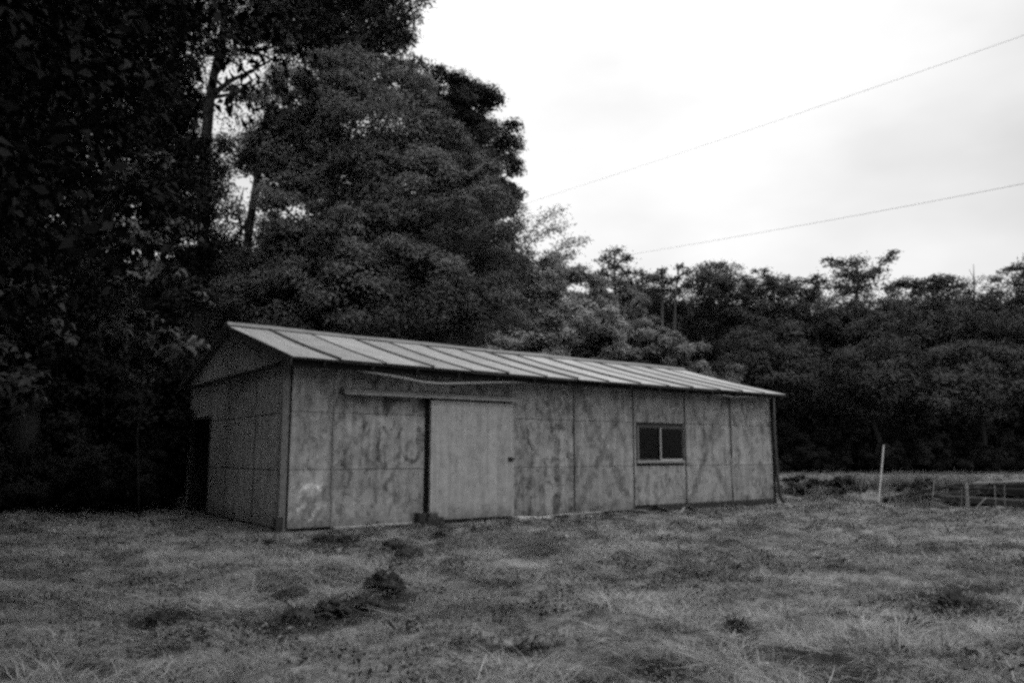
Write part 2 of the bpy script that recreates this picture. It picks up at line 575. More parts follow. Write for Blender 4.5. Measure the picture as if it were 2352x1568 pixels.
# front wall panels, bay by bay
BAYS = [0.0, 0.83, 2.71, 4.62, 6.34, 8.10, 9.82, 11.50, SL]
ROWS = [0.05, 1.03, 2.02]
def panel(s0, s1, z0, z1a, z1b, mat, lift=0.0, tilt=0.0, name='wall_panel'):
    y0 = 0.03 - lift
    mb = MB()
    mb.solid8([(s0, y0, z0), (s1, y0 - tilt, z0), (s1, 0.055, z0), (s0, 0.055, z0),
               (s0, y0, z1a), (s1, y0 - tilt, z1b), (s1, 0.055, z1b), (s0, 0.055, z1a)])
    return mb.build(name, mat, shed, bevel=0.003)
g_ = 0.007
for b in range(8):
    if b == 2:
        continue
    s0, s1 = BAYS[b] + (0.0 if b == 0 else g_), BAYS[b + 1] - g_
    if b == 0: s0 = 0.05
    top = [1.03, 2.02, None]
    for r in range(3):
        z0 = ROWS[r] + (0.004 if r else 0)
        if b >= 5 and r == 0:
            z0 = 0.14
        za = eave_z(s0) - 0.06 if r == 2 else top[r] - 0.004
        zb = eave_z(s1) - 0.06 if r == 2 else top[r] - 0.004
        mat = {0: 'ply_peel', 1: 'ply_dark' if r else 'ply', 3: 'ply_dark', 4: 'ply_x', 5: 'ply', 6: 'ply_x', 7: 'ply'}[b]
        lift, tilt = R.uniform(0, 0.006), R.uniform(-0.004, 0.004)
        if b == 1 and r == 2:
            za = zb = 2.36
        if b == 5 and r == 1:
            # boards left of, right of, above and below the window
            panel(s0, WIN[0] - 0.002, z0, za, zb, M['ply'], lift)
            panel(WIN[1] + 0.002, s1, z0, za, zb, M['ply'], lift)
            continue
        panel(s0, s1 - (0.042 if b == 1 else 0), z0, za, zb, M[mat], lift, tilt)
panel(8.107, 9.813, 1.034, 1.034 + 0.08, 1.034 + 0.08, M['ply'], 0.004, name='wall_panel') if False else None
# vertical joints: thin cover battens
for b in (1, 4, 5, 6, 7):
    s = BAYS[b]
    for k in range(1):
        ws = 0.028 if b != 7 else 0.045
        lean = R.uniform(-0.015, 0.015)
        mb = MB()
        z0 = 0.03
        z1 = eave_z(s) - 0.08
        y0 = 0.012
        mb.solid8([(s - ws / 2, y0, z0), (s + ws / 2, y0, z0), (s + ws / 2, 0.022, z0), (s - ws / 2, 0.022, z0),
                   (s - ws / 2 + lean, y0, z1), (s + ws / 2 + lean, y0, z1), (s + ws / 2 + lean, 0.022, z1), (s - ws / 2 + lean, 0.022, z1)])
        mb.build('batten', M['timber_dark'] if b != 1 else M['timber'], shed)
# a loose pale strip beside the last joint
MB().solid8([(11.52, 0.0, 0.12), (11.56, 0.0, 0.12), (11.56, 0.012, 0.12), (11.52, 0.012, 0.12),
             (11.46, 0.008, 1.2), (11.49, 0.008, 1.2), (11.49, 0.02, 1.2), (11.46, 0.02, 1.2)]).build('batten', M['timber_pale'], shed)
# lintel board over the sliding door bay
for sa, sb in ((0.845, 2.70), (2.714, 4.613)):
    mb = MB()
    mb.solid8([(sa, 0.028, 2.37), (sb, 0.028, 2.37), (sb, 0.055, 2.37), (sa, 0.055, 2.37),
               (sa, 0.028, eave_z(sa) - 0.06), (sb, 0.028, eave_z(sb) - 0.06), (sb, 0.055, eave_z(sb) - 0.06), (sa, 0.055, eave_z(sa) - 0.06)])
    mb.build('lintel_board', M['ply_dark'], shed)
# near-black strip painting in the shade along the door's left edge
MB().box(2.672, 2.72, 0.0, 0.05, 0.06, 2.36).build('door_post', M['timber_and_shade'], shed)
MB().box(2.72, 4.61, -0.10, 0.05, -0.02, 0.06).build('under_door_shade', M['timber_and_shade'], shed)  # near-black board painted as the dark gap under the hanging door
# sliding door
door = MB().box(2.72, 4.605, -0.115, -0.085, 0.075, 2.315).build('sliding_door', M['door'], shed, bevel=0.004)
fr2 = MB()
fr2.box(2.725, 4.60, -0.084, -0.03, 0.09, 0.19).box(2.725, 4.60, -0.084, -0.03, 2.2, 2.30)
fr2.box(2.725, 2.80, -0.084, -0.03, 0.19, 2.2).box(4.52, 4.60, -0.084, -0.03, 0.19, 2.2)
fr2.build('door_frame', M['timber'], door)
hb = MB().box(4.50, 4.60, -0.135, -0.116, 1.16, 1.24).box(4.535, 4.565, -0.16, -0.135, 1.17, 1.23).box(4.60, 4.70, -0.10, -0.086, 1.19, 1.215)
hb.build('latch', M['timber_dark'], door)
MB().box(4.615, 4.675, -0.075, 0.02, 0.05, 2.40).build('door_jamb', M['timber_pale'], shed, bevel=0.004)
# rail the door hangs from
rail = MB().solid8([(0.92, -0.20, 2.385), (4.67, -0.20, 2.385), (4.67, 0.026, 2.385), (0.92, 0.026, 2.385),
                    (0.92, -0.20, 2.43), (4.67, -0.20, 2.43), (4.67, 0.026, 2.475), (0.92, 0.026, 2.475)]).build('door_rail', M['timber_post'], shed)
MB().box(0.925, 4.66, -0.197, -0.187, 2.345, 2.384).build('rail_lip', M['timber'], rail)
MB().box(0.86, 2.62, -0.17, 0.02, -0.02, 0.045).build('sill', M['timber_pale'], shed, bevel=0.006)
# dark strip standing in for the shadowed gap under the far bays
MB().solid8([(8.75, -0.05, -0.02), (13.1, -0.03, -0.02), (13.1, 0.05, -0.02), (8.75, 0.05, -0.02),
             (8.75, -0.05, 0.13), (13.1, -0.03, 0.135), (13.1, 0.05, 0.135), (8.75, 0.05, 0.13)]).build('foot_shadow_strip', M['timber_dark'], shed, bevel=0.01)
# corner post (near) and its dark edge strip
MB().box(-0.12, 0.0, -0.015, 0.075, 0.0, 2.86).build('corner_post', M['timber_post'], shed, bevel=0.006)
MB().box(0.001, 0.045, 0.002, 0.05, 0.0, 2.84).build('corner_strip', M['timber_and_shade'], shed)
MB().box(-0.17, -0.03, -0.03, 0.06, -0.03, 0.26).build('post_foot', M['timber_dark'], shed, bevel=0.01)
# far corner: a dark leaning downpipe
MB().tube([(SL + 0.03, -0.05, 2.78), (SL + 0.02, -0.05, 1.8), (SL + 0.07, -0.05, 0.75), (SL + 0.14, -0.06, 0.2), (SL + 0.20, -0.12, 0.02)], 0.045, 8).build('downpipe', M['pipe_dark'], shed, smooth=True)
MB().box(SL + 0.0, SL + 0.05, -0.01, 0.1, 0.0, 2.76).build('corner_post', M['timber_dark'], shed)

# window: frame, two sashes with panes, sill
win = empty('window')
win.parent = shed
x0, x1, z0, z1 = WIN
f = MB()
f.box(x0, x0 + 0.03, 0.0, 0.075, z0 + 0.03, z1 - 0.03).box(x1 - 0.03, x1, 0.0, 0.075, z0 + 0.03, z1 - 0.03)
f.box(x0, x1, 0.0, 0.075, z1 - 0.03, z1)
f.build('window_frame', M['alu_dark'], win)
MB().box(x0, x1, -0.012, 0.075, z0, z0 + 0.03).build('sill', M['alu'], win)
MB().box(x0 + 0.03, x0 + 0.052, 0.005, 0.07, z0 + 0.031, z1 - 0.031).build('jamb', M['alu'], win)
xm = (x0 + x1) / 2 - 0.02
def sash(a, b, y, name, pale_left):
    s = MB()
    s.box(a, a + 0.035, y, y + 0.022, z0 + 0.032, z1 - 0.032)
    o = s.build(name, M['alu'] if pale_left else M['alu_dark'], win)
    q = MB().box(b - 0.03, b, y, y + 0.022, z0 + 0.032, z1 - 0.032).box(a + 0.0355, b - 0.0305, y, y + 0.022, z1 - 0.06, z1 - 0.032)
    q.build('sash_rail', M['alu_dark'], o)
    MB().box(a + 0.0355, b - 0.0305, y, y + 0.022, z0 + 0.032, z0 + 0.065).build('sash_rail', M['alu'] if pale_left else M['alu_dark'], o)
    MB().box(a + 0.035, b - 0.03, y + 0.009, y + 0.013, z0 + 0.06, z1 - 0.055).build('pane', M['glass'], o)
    return o
sash(x0 + 0.053, xm + 0.03, 0.045, 'sash', False)
sash(xm, x1 - 0.031, 0.012, 'sash', True)
MB().box(x0 - 0.02, x1 + 0.01, -0.008, 0.029, z0 - 0.028, z0 - 0.003).build('window_apron', M['timber_pale'], win)

# gable wall (near end)
for (w0, w1) in ((0.08, 1.85), (1.864, 3.65), (3.664, GDOOR[0] - 0.06), (GDOOR[1] + 0.06, SW - 0.02)):
    for r in range(3):
        za = [1.01, 2.0, 2.86][r]
        zz = [0.03, 1.03, 2.02][r]
        l = R.uniform(0, 0.006)
        MB().box(0.03 - l, 0.055, w0, w1, zz, za).build('gable_panel', M['ply_gable'], shed, bevel=0.003)
MB().box(0.03, 0.055, GDOOR[0] - 0.055, GDOOR[1] + 0.055, GDOOR[2] + 0.06, 2.86).build('gable_panel', M['ply_gable'], shed)
MB().box(0.01, 0.1, GDOOR[0] - 0.055, GDOOR[0], 0.0, GDOOR[2] + 0.055).build('doorway_post', M['timber_dark'], shed)
MB().box(0.01, 0.1, GDOOR[1], GDOOR[1] + 0.055, 0.0, GDOOR[2] + 0.055).build('doorway_post', M['timber_dark'], shed)
MB().box(0.012, 0.1, GDOOR[0] + 0.001, GDOOR[1] - 0.001, GDOOR[2], GDOOR[2] + 0.05).build('doorway_lintel', M['timber_dark'], shed)
for w in (1.857, 3.657):
    MB().box(0.012, 0.024, w - 0.011, w + 0.011, 0.02, 2.84).build('batten', M['timber_post'], shed)
# gable triangle, standing proud of the wall below
RZ0 = ridge_z(0) - 0.05
def tri_z(w):
    return 2.86 + (RZ0 - 2.80) * (1 - abs(w - SW / 2) / (SW / 2))
for (w0, w1) in ((-0.12, 1.6), (1.606, 3.2), (3.206, 4.8), (4.806, SW + 0.1)):
    x0_, x1_ = -0.06, 0.055
    zb = 2.88
    za, zc = max(tri_z(w0), zb + 0.02), max(tri_z(w1), zb + 0.02)
    MB().solid8([(x0_, w0, zb), (x0_, w1, zb), (x1_, w1, zb), (x1_, w0, zb), (x0_, w0, za), (x0_, w1, zc), (x1_, w1, zc), (x1_, w0, za)]).build('gable_board', M['ply_gable'], shed)
MB().box(-0.075, -0.061, -0.1, SW + 0.1, 2.84, 2.90).build('gable_trim', M['timber_dark'], shed)

# roof
NS = 15
RS0, RS1 = -0.16, 13.18           # eave ends
QS0, QS1 = -0.17, 13.55           # ridge ends
def roof_pt(f, k, lift=0.0):      # f along 0..1, k from eave 0 to ridge 1 on the front slope
    s = (RS0 + (RS1 - RS0) * f) * (1 - k) + (QS0 + (QS1 - QS0) * f) * k
    w = -0.46 * (1 - k) + (SW / 2) * k
    z = eave_z(s) * (1 - k) + ridge_z(s) * k + lift - 0.03 * math.sin(math.pi * k)
    return (s, w, z)
def roof_back(f, k, lift=0.0):
    s, w, z = roof_pt(f, k, lift)
    return (s, SW - w, z)
fs = [i / NS for i in range(NS + 1)]
fs = [0.0] + [f + R.uniform(-0.004, 0.004) for f in fs[1:-1]] + [1.0]
for i in range(NS):
    a, b = fs[i] + 0.0008, fs[i + 1] - 0.0008
    mb = MB()
    nk = 6
    up = R.uniform(0, 0.014)
    ragged = R.uniform(-0.012, 0.004)
    rows = []
    for k in range(nk + 1):
        kk = k / nk if k else ragged
        rows.append([roof_pt(a, kk, 0.022 + up), roof_pt(b, kk, 0.018 + up), roof_pt(b, kk, 0.010 + up), roof_pt(a, kk, 0.014 + up)])
    vs = [q for r in rows for q in r]
    fc = []
    for k in range(nk):
        for j in range(4):
            j2 = (j + 1) % 4
            fc.append((4 * k + j, 4 * k + j2, 4 * k + 4 + j2, 4 * k + 4 + j))
    fc.append((3, 2, 1, 0))
    fc.append((4 * nk, 4 * nk + 1, 4 * nk + 2, 4 * nk + 3))
    mb.add(vs, fc).build('roof_sheet', M['roof'], shed)
for i in range(1, NS):
    wide = 0.04 if i % 2 else 0.024
    tall = 0.035 if i % 2 else 0.022
    mb = MB()
    d = wide / 2 / 13.4
    nk = 6
    vs, fc = [], []
    for k in range(nk + 1):
        kk = -0.012 + 1.0 * k / nk
        vs += [roof_pt(fs[i] - d, kk, 0.03), roof_pt(fs[i] + d, kk, 0.03), roof_pt(fs[i] + d, kk, 0.03 + tall), roof_pt(fs[i] - d, kk, 0.03 + tall)]
    for k in range(nk):
        for j in range(4):
            j2 = (j + 1) % 4
            fc.append((4 * k + j, 4 * k + j2, 4 * k + 4 + j2, 4 * k + 4 + j))
    fc += [(3, 2, 1, 0), (4 * nk, 4 * nk + 1, 4 * nk + 2, 4 * nk + 3)]
    mb.add(vs, fc).build('roof_seam', M['roof_dark'], shed)
# under-roof boards (both slopes) with thickness
for fn, nm in ((roof_pt, 'roof_deck'), (roof_back, 'back_roof')):
    mb = MB()
    n = 12
    vs, fc = [], []
    for i in range(n + 1):
        ff = i / n
        for k in range(4):
            vs.append(fn(ff, k / 3, 0.009 if fn is roof_pt else 0.02))
        for k in range(4):
            vs.append(fn(ff, k / 3, -0.03))
    for i in range(n):
        b0, b1 = 8 * i, 8 * i + 8
        for k in range(3):
            fc.append((b0 + k, b1 + k, b1 + k + 1, b0 + k + 1))
            fc.append((b0 + 4 + k, b0 + 5 + k, b1 + 5 + k, b1 + 4 + k))
        fc.append((b0, b0 + 4, b1 + 4, b1))
        fc.append((b0 + 3, b1 + 3, b1 + 7, b0 + 7))
    for b0 in (0, 8 * n):
        for k in range(3):
            fc.append((b0 + k, b0 + k + 1, b0 + k + 5, b0 + k + 4))
    mb.add(vs, fc).build(nm, M['timber_dark'] if fn is roof_pt else M['roof'], shed)
# ridge cap
mb = MB()
n = 14
vs, fc = [], []
for i in range(n + 1):
    ff = i / n
    s, w, z = roof_pt(ff, 1.0)
    wob = 0.01 * math.sin(i * 1.7)
    vs += [(s, w - 0.17, z + 0.005), (s, w - 0.06, z + 0.085 + wob), (s, w + 0.06, z + 0.085 + wob), (s, w + 0.17, z + 0.005), (s, w, z - 0.0)]
for i in range(n):
    for j in range(5):
        j2 = (j + 1) % 5
        fc.append((5 * i + j, 5 * i + j2, 5 * i + 5 + j2, 5 * i + 5 + j))
fc += [(4, 3, 2, 1, 0), tuple(5 * n + j for j in range(5))]
mb.add(vs, fc).build('ridge_cap', M['ridge'], shed)
# bargeboard on the near gable, fascia under the eave, rafter tails
mb = MB()
vs = []
for k in (-0.01, 1.0):
    s, w, z = roof_pt(0, k)
    vs += [(s - 0.03, w, z - 0.13), (s - 0.002, w, z - 0.13), (s - 0.002, w, z + 0.03), (s - 0.03, w, z + 0.03)]
mb.solid8(vs).build('bargeboard', M['timber_dark'], shed)
mb = MB()
vs = []
for k in (-0.01, 1.0):
    s, w, z = roof_back(0, k)
    vs += [(s - 0.03, w, z - 0.13), (s - 0.002, w, z - 0.13), (s - 0.002, w, z + 0.03), (s - 0.03, w, z + 0.03)]
mb.solid8(vs).build('bargeboard', M['timber_dark'], shed)
mb = MB()
n = 12
vs, fc = [], []
for i in range(n + 1):
    s, w, z = roof_pt(i / n, 0.0)
    h = 0.17 - 0.07 * i / n
    vs += [(s, w + 0.10, z - h + 0.03), (s, w + 0.125, z - h + 0.03), (s, w + 0.125, z - 0.005), (s, w + 0.10, z - 0.005)]
for i in range(n):
    for j in range(4):
        fc.append((4 * i + j, 4 * i + (j + 1) % 4, 4 * i + 4 + (j + 1) % 4, 4 * i + 4 + j))
fc += [(3, 2, 1, 0), tuple(4 * n + j for j in range(4))]
mb.add(vs, fc).build('fascia', M['timber_and_shade'], shed)
for i in range(15):
    s = 0.45 + i * 0.9
    MB().bar((s, -0.42, eave_z(s) - 0.075), (s, 0.05, eave_z(s) + 0.055), 0.05, 0.075).build('rafter_tail', M['timber_dark'], shed)
# sagging pale gutter pole hung below the eave
gp = []
for px, py in ((1185, 1432), (1300, 1452), (1400, 1473), (1500, 1492), (1600, 1509), (1690, 1527), (1760, 1534), (1900, 1531), (2100, 1526), (2300, 1526), (2425, 1529), (2642, 1547), (2780, 1562), (2860, 1574), (2930, 1586), (3020, 1586), (3115, 1587)):
    r = ray(px * 2352 / 4096, py * 2352 / 4096)
    off = 0.33
    tt_ = ((P0[0] * V[0] + P0[1] * V[1]) - off) / (r[0] * V[0] + r[1] * V[1])
    x, y, z = r[0] * tt_, r[1] * tt_, EYE + r[2] * tt_
    gp.append(((x - P0[0]) * U[0] + (y - P0[1]) * U[1], -off, z))
MB().tube(gp, 0.024, 6).build('sagging_gutter', M['pipe_pale'], shed, smooth=True)

# ------------------------------------------------------------------ foliage tools
def leaves(centers, normals, size, aspect, rg, droop=0.0):
    """diamond leaves, folded along the midrib: returns verts, quads"""
    n = len(centers)
    nr = normals / np.linalg.norm(normals, axis=1, keepdims=True)
    rnd = rg.normal(size=(n, 3))
    rnd[:, 2] -= droop
    ax = rnd - nr * np.sum(rnd * nr, 1, keepdims=True)
    ax /= np.linalg.norm(ax, axis=1, keepdims=True) + 1e-9
    sd = np.cross(nr, ax)
    L = (size * rg.uniform(0.6, 1.35, n))[:, None]
    W = L * aspect
    b = centers - ax * L * 0.5
    tip = centers + ax * L * 0.5 - nr * L * 0.12
    l = centers + sd * W * 0.5 + nr * L * 0.10 - ax * L * 0.05
    r = centers - sd * W * 0.5 + nr * L * 0.10 - ax * L * 0.05
    vs = np.stack([b, l, tip, r], 1).reshape(-1, 3)
    fs_ = np.arange(4 * n).reshape(n, 4)
    return vs, fs_

def crown_points(lobes, n, rg, twig=10, spread=0.28, shell=0.5, flat=0.85, gap=0.25, clump=0.40, per=200):
    """lobes: rows (x,y,z,r). Each lobe is a cluster of leafy clumps; leaves lie mostly on each clump's upper, outer side."""
    lobes = np.asarray(lobes, float)
    wgt = lobes[:, 3] ** 2
    nc = max(8, n // per)
    li = rg.choice(len(lobes), nc, p=wgt / wgt.sum())
    d = rg.normal(size=(nc, 3))
    d /= np.linalg.norm(d, axis=1, keepdims=True)
    rr = shell + (1.04 - shell) * rg.random(nc) ** 0.6
    c = lobes[li, :3] + d * (lobes[li, 3] * rr)[:, None] * np.array([1, 1, flat])
    g = vnoise(c[:, 0] * 0.8 + c[:, 1] * 0.6, c[:, 2] * 0.9 - c[:, 1] * 0.3, 77)
    keep = (g > gap) | (rg.random(nc) < 0.1)
    c, d, li = c[keep], d[keep], li[keep]
    nc = len(c)
    cr = lobes[li, 3] * clump * rg.uniform(0.6, 1.4, nc)
    m = int(n / max(1, nc))
    ci = np.repeat(np.arange(nc), m)
    e = rg.normal(size=(nc * m, 3)) + np.array([0, 0, 0.85]) + 0.5 * d[ci]
    e /= np.linalg.norm(e, axis=1, keepdims=True)
    q = 0.35 + 0.65 * rg.random(nc * m) ** 0.5
    lc = c[ci] + e * (cr[ci] * q)[:, None] * np.array([1.15, 1.15, 0.6])
    lc += rg.normal(size=lc.shape) * spread * 0.25
    nn = e * 0.6 + d[ci] * 0.25 + rg.normal(size=lc.shape) * 0.22 + np.array([0, 0, 0.5])
    return lc, nn

def limbs_mesh(base, lobes, rg, r0, lean=(0, 0), crook=0.25, top=None):
    """tapered trunk with limbs that reach into the lobes"""
    mb = MB()
    lobes = np.asarray(lobes, float)
    base = np.asarray(base, float)
    if top is None:
        ctr = np.average(lobes[:, :3], 0, weights=lobes[:, 3] ** 2)
        top = ctr + np.array([0, 0, 0.15 * (lobes[:, 2].max() - ctr[2])])
    else:
        top = np.asarray(top, float)
    n = 7
    pts = []
    for i in range(n):
        f_ = i / (n - 1)
        p_ = base + (top - base) * f_ + np.array([rg.normal() * crook, rg.normal() * crook, 0]) * math.sin(math.pi * f_)
        pts.append(p_)
    rad = [r0 * (1.25 if i == 0 else 1 - 0.75 * i / (n - 1)) for i in range(n)]
    mb.tube(pts, rad, 8)
    for l in lobes:
        f_ = np.clip((l[2] - base[2]) / max(0.1, top[2] - base[2]) - 0.3, 0.25, 0.95)
        k = f_ * (n - 1)
        i = int(min(k, n - 2))
        st = pts[i] + (pts[i + 1] - pts[i]) * (k - i)
        en = l[:3] + rg.normal(size=3) * 0.15 * l[3]
        mid = (st + en) / 2 + np.array([0, 0, 0.12 * np.linalg.norm(en - st)])
        rr_ = r0 * (1 - 0.75 * f_) * 0.55
        mb.tube([st, mid, en], [rr_, rr_ * 0.7, rr_ * 0.25], 6)
    return mb

def px_lobes(spec, Y, jitter, rg, zmin=None):
    out = []
    for a in spec:
        px, py, rp = a[:3]
        y = Y + (a[3] if len(a) > 3 else rg.uniform(-jitter, jitter))
        c_ = at(px, py, y)
        out.append((c_[0], c_[1], c_[2], rp / FPX * y))
    return np.array(out)

def tree(name, label, spec, Y, n, size, mat, bark, r0, base_px=None, jitter=1.2, aspect=0.5, seed=0, cat='tree', group=None,
         twig=10, spread=0.28, gap=0.25, droop=0.0, shell=0.5, flat=0.9, top=None, lobes=None, crook=0.25, per=200, clump=0.40):
    rg = np.random.default_rng(seed + 100)
    L = px_lobes(spec, Y, jitter, rg) if lobes is None else np.asarray(lobes, float)
    if base_px is None:
        bx = np.average(L[:, 0], weights=L[:, 3])
        by = np.average(L[:, 1])
    else:
        bx, by = at(base_px, 1042, Y)[:2]
    bz = hz(bx, by) - 0.1
    root = empty(name, (bx, by, bz))
    off = np.array([bx, by, bz])
    L2 = L.copy()
    L2[:, :3] -= off
    lc, nn = crown_points(L2, n, rg, twig, spread, shell, flat, gap, clump, per)
    kk_ = lc[:, 2] > 0.15
    lc, nn = lc[kk_], nn[kk_]
    vs, fs_ = leaves(lc, nn, size, aspect, rg, droop)
    link_mesh('crown', raw_mesh('crown', vs, fs_), mat, root)
    mb = limbs_mesh((0, 0, 0), L2, rg, r0, crook=crook, top=None if top is None else np.asarray(top) - off)
    mb.build('trunk', bark, root, smooth=True)
    tag(root, label, cat, group)
    return root

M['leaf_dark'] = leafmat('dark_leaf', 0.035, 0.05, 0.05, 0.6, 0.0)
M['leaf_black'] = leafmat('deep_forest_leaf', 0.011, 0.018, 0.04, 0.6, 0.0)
M['leaf_mid'] = leafmat('broad_leaf', 0.105, 0.135, 0.06, 0.55, 0.2)
M['leaf_big'] = leafmat('large_leaf', 0.045, 0.08, 0.12, 0.5, 0.0)
M['leaf_pale'] = leafmat('pale_leaf', 0.22, 0.3, 0.08, 0.5, 0.1)
M['leaf_light'] = leafmat('light_leaf', 0.14, 0.18, 0.06, 0.55, 0.2)
M['leaf_far'] = leafmat('far_leaf', 0.06, 0.08, 0.05, 0.6, 0.2)
M['needle'] = leafmat('pine_needle', 0.025, 0.05, 0.15, 0.6, 0.0)
M['needle_far'] = leafmat('far_pine_needle', 0.03, 0.06, 0.15, 0.6, 0.0)

# ------------------------------------------------------------------ trees behind and beside the shed
tree('broadleaf_tree', 'broad pale-crowned tree bulging above the roof of the shed',
     [(700, 240, 85), (790, 205, 85), (880, 205, 75), (955, 290, 75), (850, 310, 120), (690, 350, 100), (750, 440, 115), (930, 410, 115), (1030, 380, 70), (655, 470, 70), (860, 500, 100), (1050, 450, 80), (1110, 450, 55), (650, 205, 55), (930, 215, 62), (1000, 300, 62), (1070, 375, 55), (1125, 420, 42)],
     28, 125000, 0.13, M['leaf_mid'], M['bark'], 0.3, base_px=820, seed=1, gap=0.2)
tree('broadleaf_tree', 'wide low-branching tree whose foliage hangs down to the shed ridge',
     [(1100, 500, 70), (1010, 550, 90), (900, 530, 80), (800, 560, 85), (690, 600, 85), (685, 525, 60), (645, 560, 50), (590, 630, 90), (1110, 600, 85), (960, 660, 115), (820, 690, 115), (680, 710, 100), (1120, 700, 80), (560, 720, 80), (1030, 740, 80), (900, 760, 80), (760, 770, 80)],
     25.5, 120000, 0.125, M['leaf_mid'], M['bark'], 0.22, base_px=860, seed=2, gap=0.22)
tree('broadleaf_tree', 'dark rounded tree against the sky at the right end of the tall clump',
     [(1030, 215, 60), (1095, 245, 60), (1140, 300, 55), (1060, 320, 90), (1150, 370, 48), (1100, 400, 75), (1155, 440, 42), (1130, 500, 60), (1010, 290, 70), (1060, 480, 70)],
     37, 75000, 0.15, M['leaf_dark'], M['bark'], 0.3, base_px=1070, seed=3, gap=0.25, spread=0.32)
tree('broadleaf_tree', 'tallest dark tree, its crown cut off by the top of the picture',
     [(745, 20, 115), (850, 45, 90), (890, 110, 62), (670, 60, 80), (800, 120, 75), (890, -40, 80), (650, -60, 120), (770, -110, 140), (720, 110, 60)],
     34, 90000, 0.14, M['leaf_dark'], M['bark'], 0.35, base_px=760, seed=4, gap=0.15, per=110)
# wispy side branches of the tallest tree's neighbour
def wispy(name, label, stems, Y, nleaf, size, mat, bark, seed, cat='tree', group=None, base_px=None):
    rg = np.random.default_rng(seed + 500)
    first = at(*stems[0][0], Y)
    if base_px is None:
        bx, by = first[0], first[1]
    else:
        bx, by = at(base_px, 1042, Y)[:2]
    bz = hz(bx, by) - 0.1
    off = np.array([bx, by, bz])
    root = empty(name, (bx, by, bz))
    cs = []
    mb = MB()
    for st in stems:
        pts = [at(px, py, Y + rg.uniform(-0.5, 0.5)) - off for px, py in st]
        mb.tube(pts, [0.035 * (1 - 0.7 * i / (len(pts) - 1)) for i in range(len(pts))], 5)
        pa = np.array(pts)
        for _ in range(nleaf // len(stems)):
            k = rg.random() ** 0.8 * (len(pa) - 1)
            i = int(min(k, len(pa) - 2))
            p_ = pa[i] + (pa[i + 1] - pa[i]) * (k - i)
            cs.append(p_ + rg.normal(size=3) * np.array([0.22, 0.22, 0.16]))
    mb.tube([np.zeros(3)] + [at(*stems[0][0], Y) - off], [0.09, 0.04], 6)
    cs = np.array(cs)
    nn = rg.normal(size=cs.shape) * 0.6 + np.array([0, 0, 0.8])
    vs, fs_ = leaves(cs, nn, size, 0.28, rg, 0.4)
    link_mesh('crown', raw_mesh('crown', vs, fs_), mat, root)
    mb.build('trunk', bark, root, smooth=True)
    tag(root, label, cat, group)
    return root
wispy('cedar_tree', 'feathery branches sticking out over the sky at the top of the clump',
      [[(820, 150), (880, 60), (940, 15), (985, -5)], [(850, 80), (920, 45), (965, 35)], [(840, 170), (910, 150), (955, 145), (975, 152)], [(850, 20), (900, -20), (960, -40)], [(860, 120), (905, 95), (940, 85)],
       [(840, 200), (880, 215), (915, 250)]],
      33, 2600, 0.26, M['needle'], M['bark'], 1, base_px=800)
wispy('bamboo_tree', 'thin arching sprays of bamboo rising pale beside the dark clump',
      [[(1180, 640), (1200, 560), (1240, 505), (1295, 482)], [(1190, 640), (1215, 560), (1255, 530), (1300, 520)], [(1210, 650), (1260, 590), (1300, 560), (1345, 552)],
       [(1170, 600), (1180, 540), (1205, 500)], [(1230, 650), (1280, 600), (1320, 580)], [(1160, 620), (1150, 560), (1165, 520), (1190, 505)]],
      38, 3200, 0.2, M['leaf_pale'], M['bark_pale'], 2, base_px=1200)

# tall tree with bare trunk and sky showing through
rgx = np.random.default_rng(5)
def trunk_tree(name, label, trunk_px, trunk_r, branches, spec, Y, n, size, mat, seed, gap=0.35, lace=None, n_lace=0):
    rg = np.random.default_rng(seed + 900)
    bx, by = at(trunk_px[0][0], 1042, Y)[:2]
    bz = hz(bx, by) - 0.1
    off = np.array([bx, by, bz])
    root = empty(name, (bx, by, bz))
    L = px_lobes(spec, Y, 1.2, rg)
    L[:, :3] -= off
    lc, nn = crown_points(L, n, rg, 9, 0.5, 0.15, 0.9, gap, 0.55, 90)
    if lace:
        ll = px_lobes(lace, Y, 0.8, rg)
        ll[:, :3] -= off
        wg = ll[:, 3] ** 2
        nt = n_lace // 8
        li = rg.choice(len(ll), nt, p=wg / wg.sum())
        d3 = rg.normal(size=(nt, 3))
        d3 /= np.linalg.norm(d3, axis=1, keepdims=True)
        cc = ll[li, :3] + d3 * (ll[li, 3] * rg.random(nt) ** 0.5)[:, None]
        gg = vnoise(cc[:, 0] * 1.5 + 4, cc[:, 2] * 1.5, 19)
        cc = cc[gg > 0.36]
        q3 = np.repeat(cc, 8, 0) + rg.normal(size=(len(cc) * 8, 3)) * 0.13
        lc = np.concatenate([lc, q3])
        nn = np.concatenate([nn, rg.normal(size=q3.shape) * 0.5 + np.array([0, -0.3, 0.5])])
    vs, fs_ = leaves(lc, nn, size, 0.5, rg)
    link_mesh('crown', raw_mesh('crown', vs, fs_), mat, root)
    mb = MB()
    pts = [np.zeros(3)] + [at(px, py, Y) - off for px, py in trunk_px]
    m_ = len(pts)
    mb.tube(pts, [trunk_r * (1 - 0.6 * i / (m_ - 1)) for i in range(m_)], 8)
    for br, r_ in branches:
        pb = [at(px, py, Y + 0.3 * i) - off for i, (px, py) in enumerate(br)]
        mb.tube(pb, [r_ * (1 - 0.7 * i / (len(pb) - 1)) for i in range(len(pb))], 6)
    mb.build('trunk', M['bark'], root, smooth=True)
    tag(root, label, 'tree')
    return root
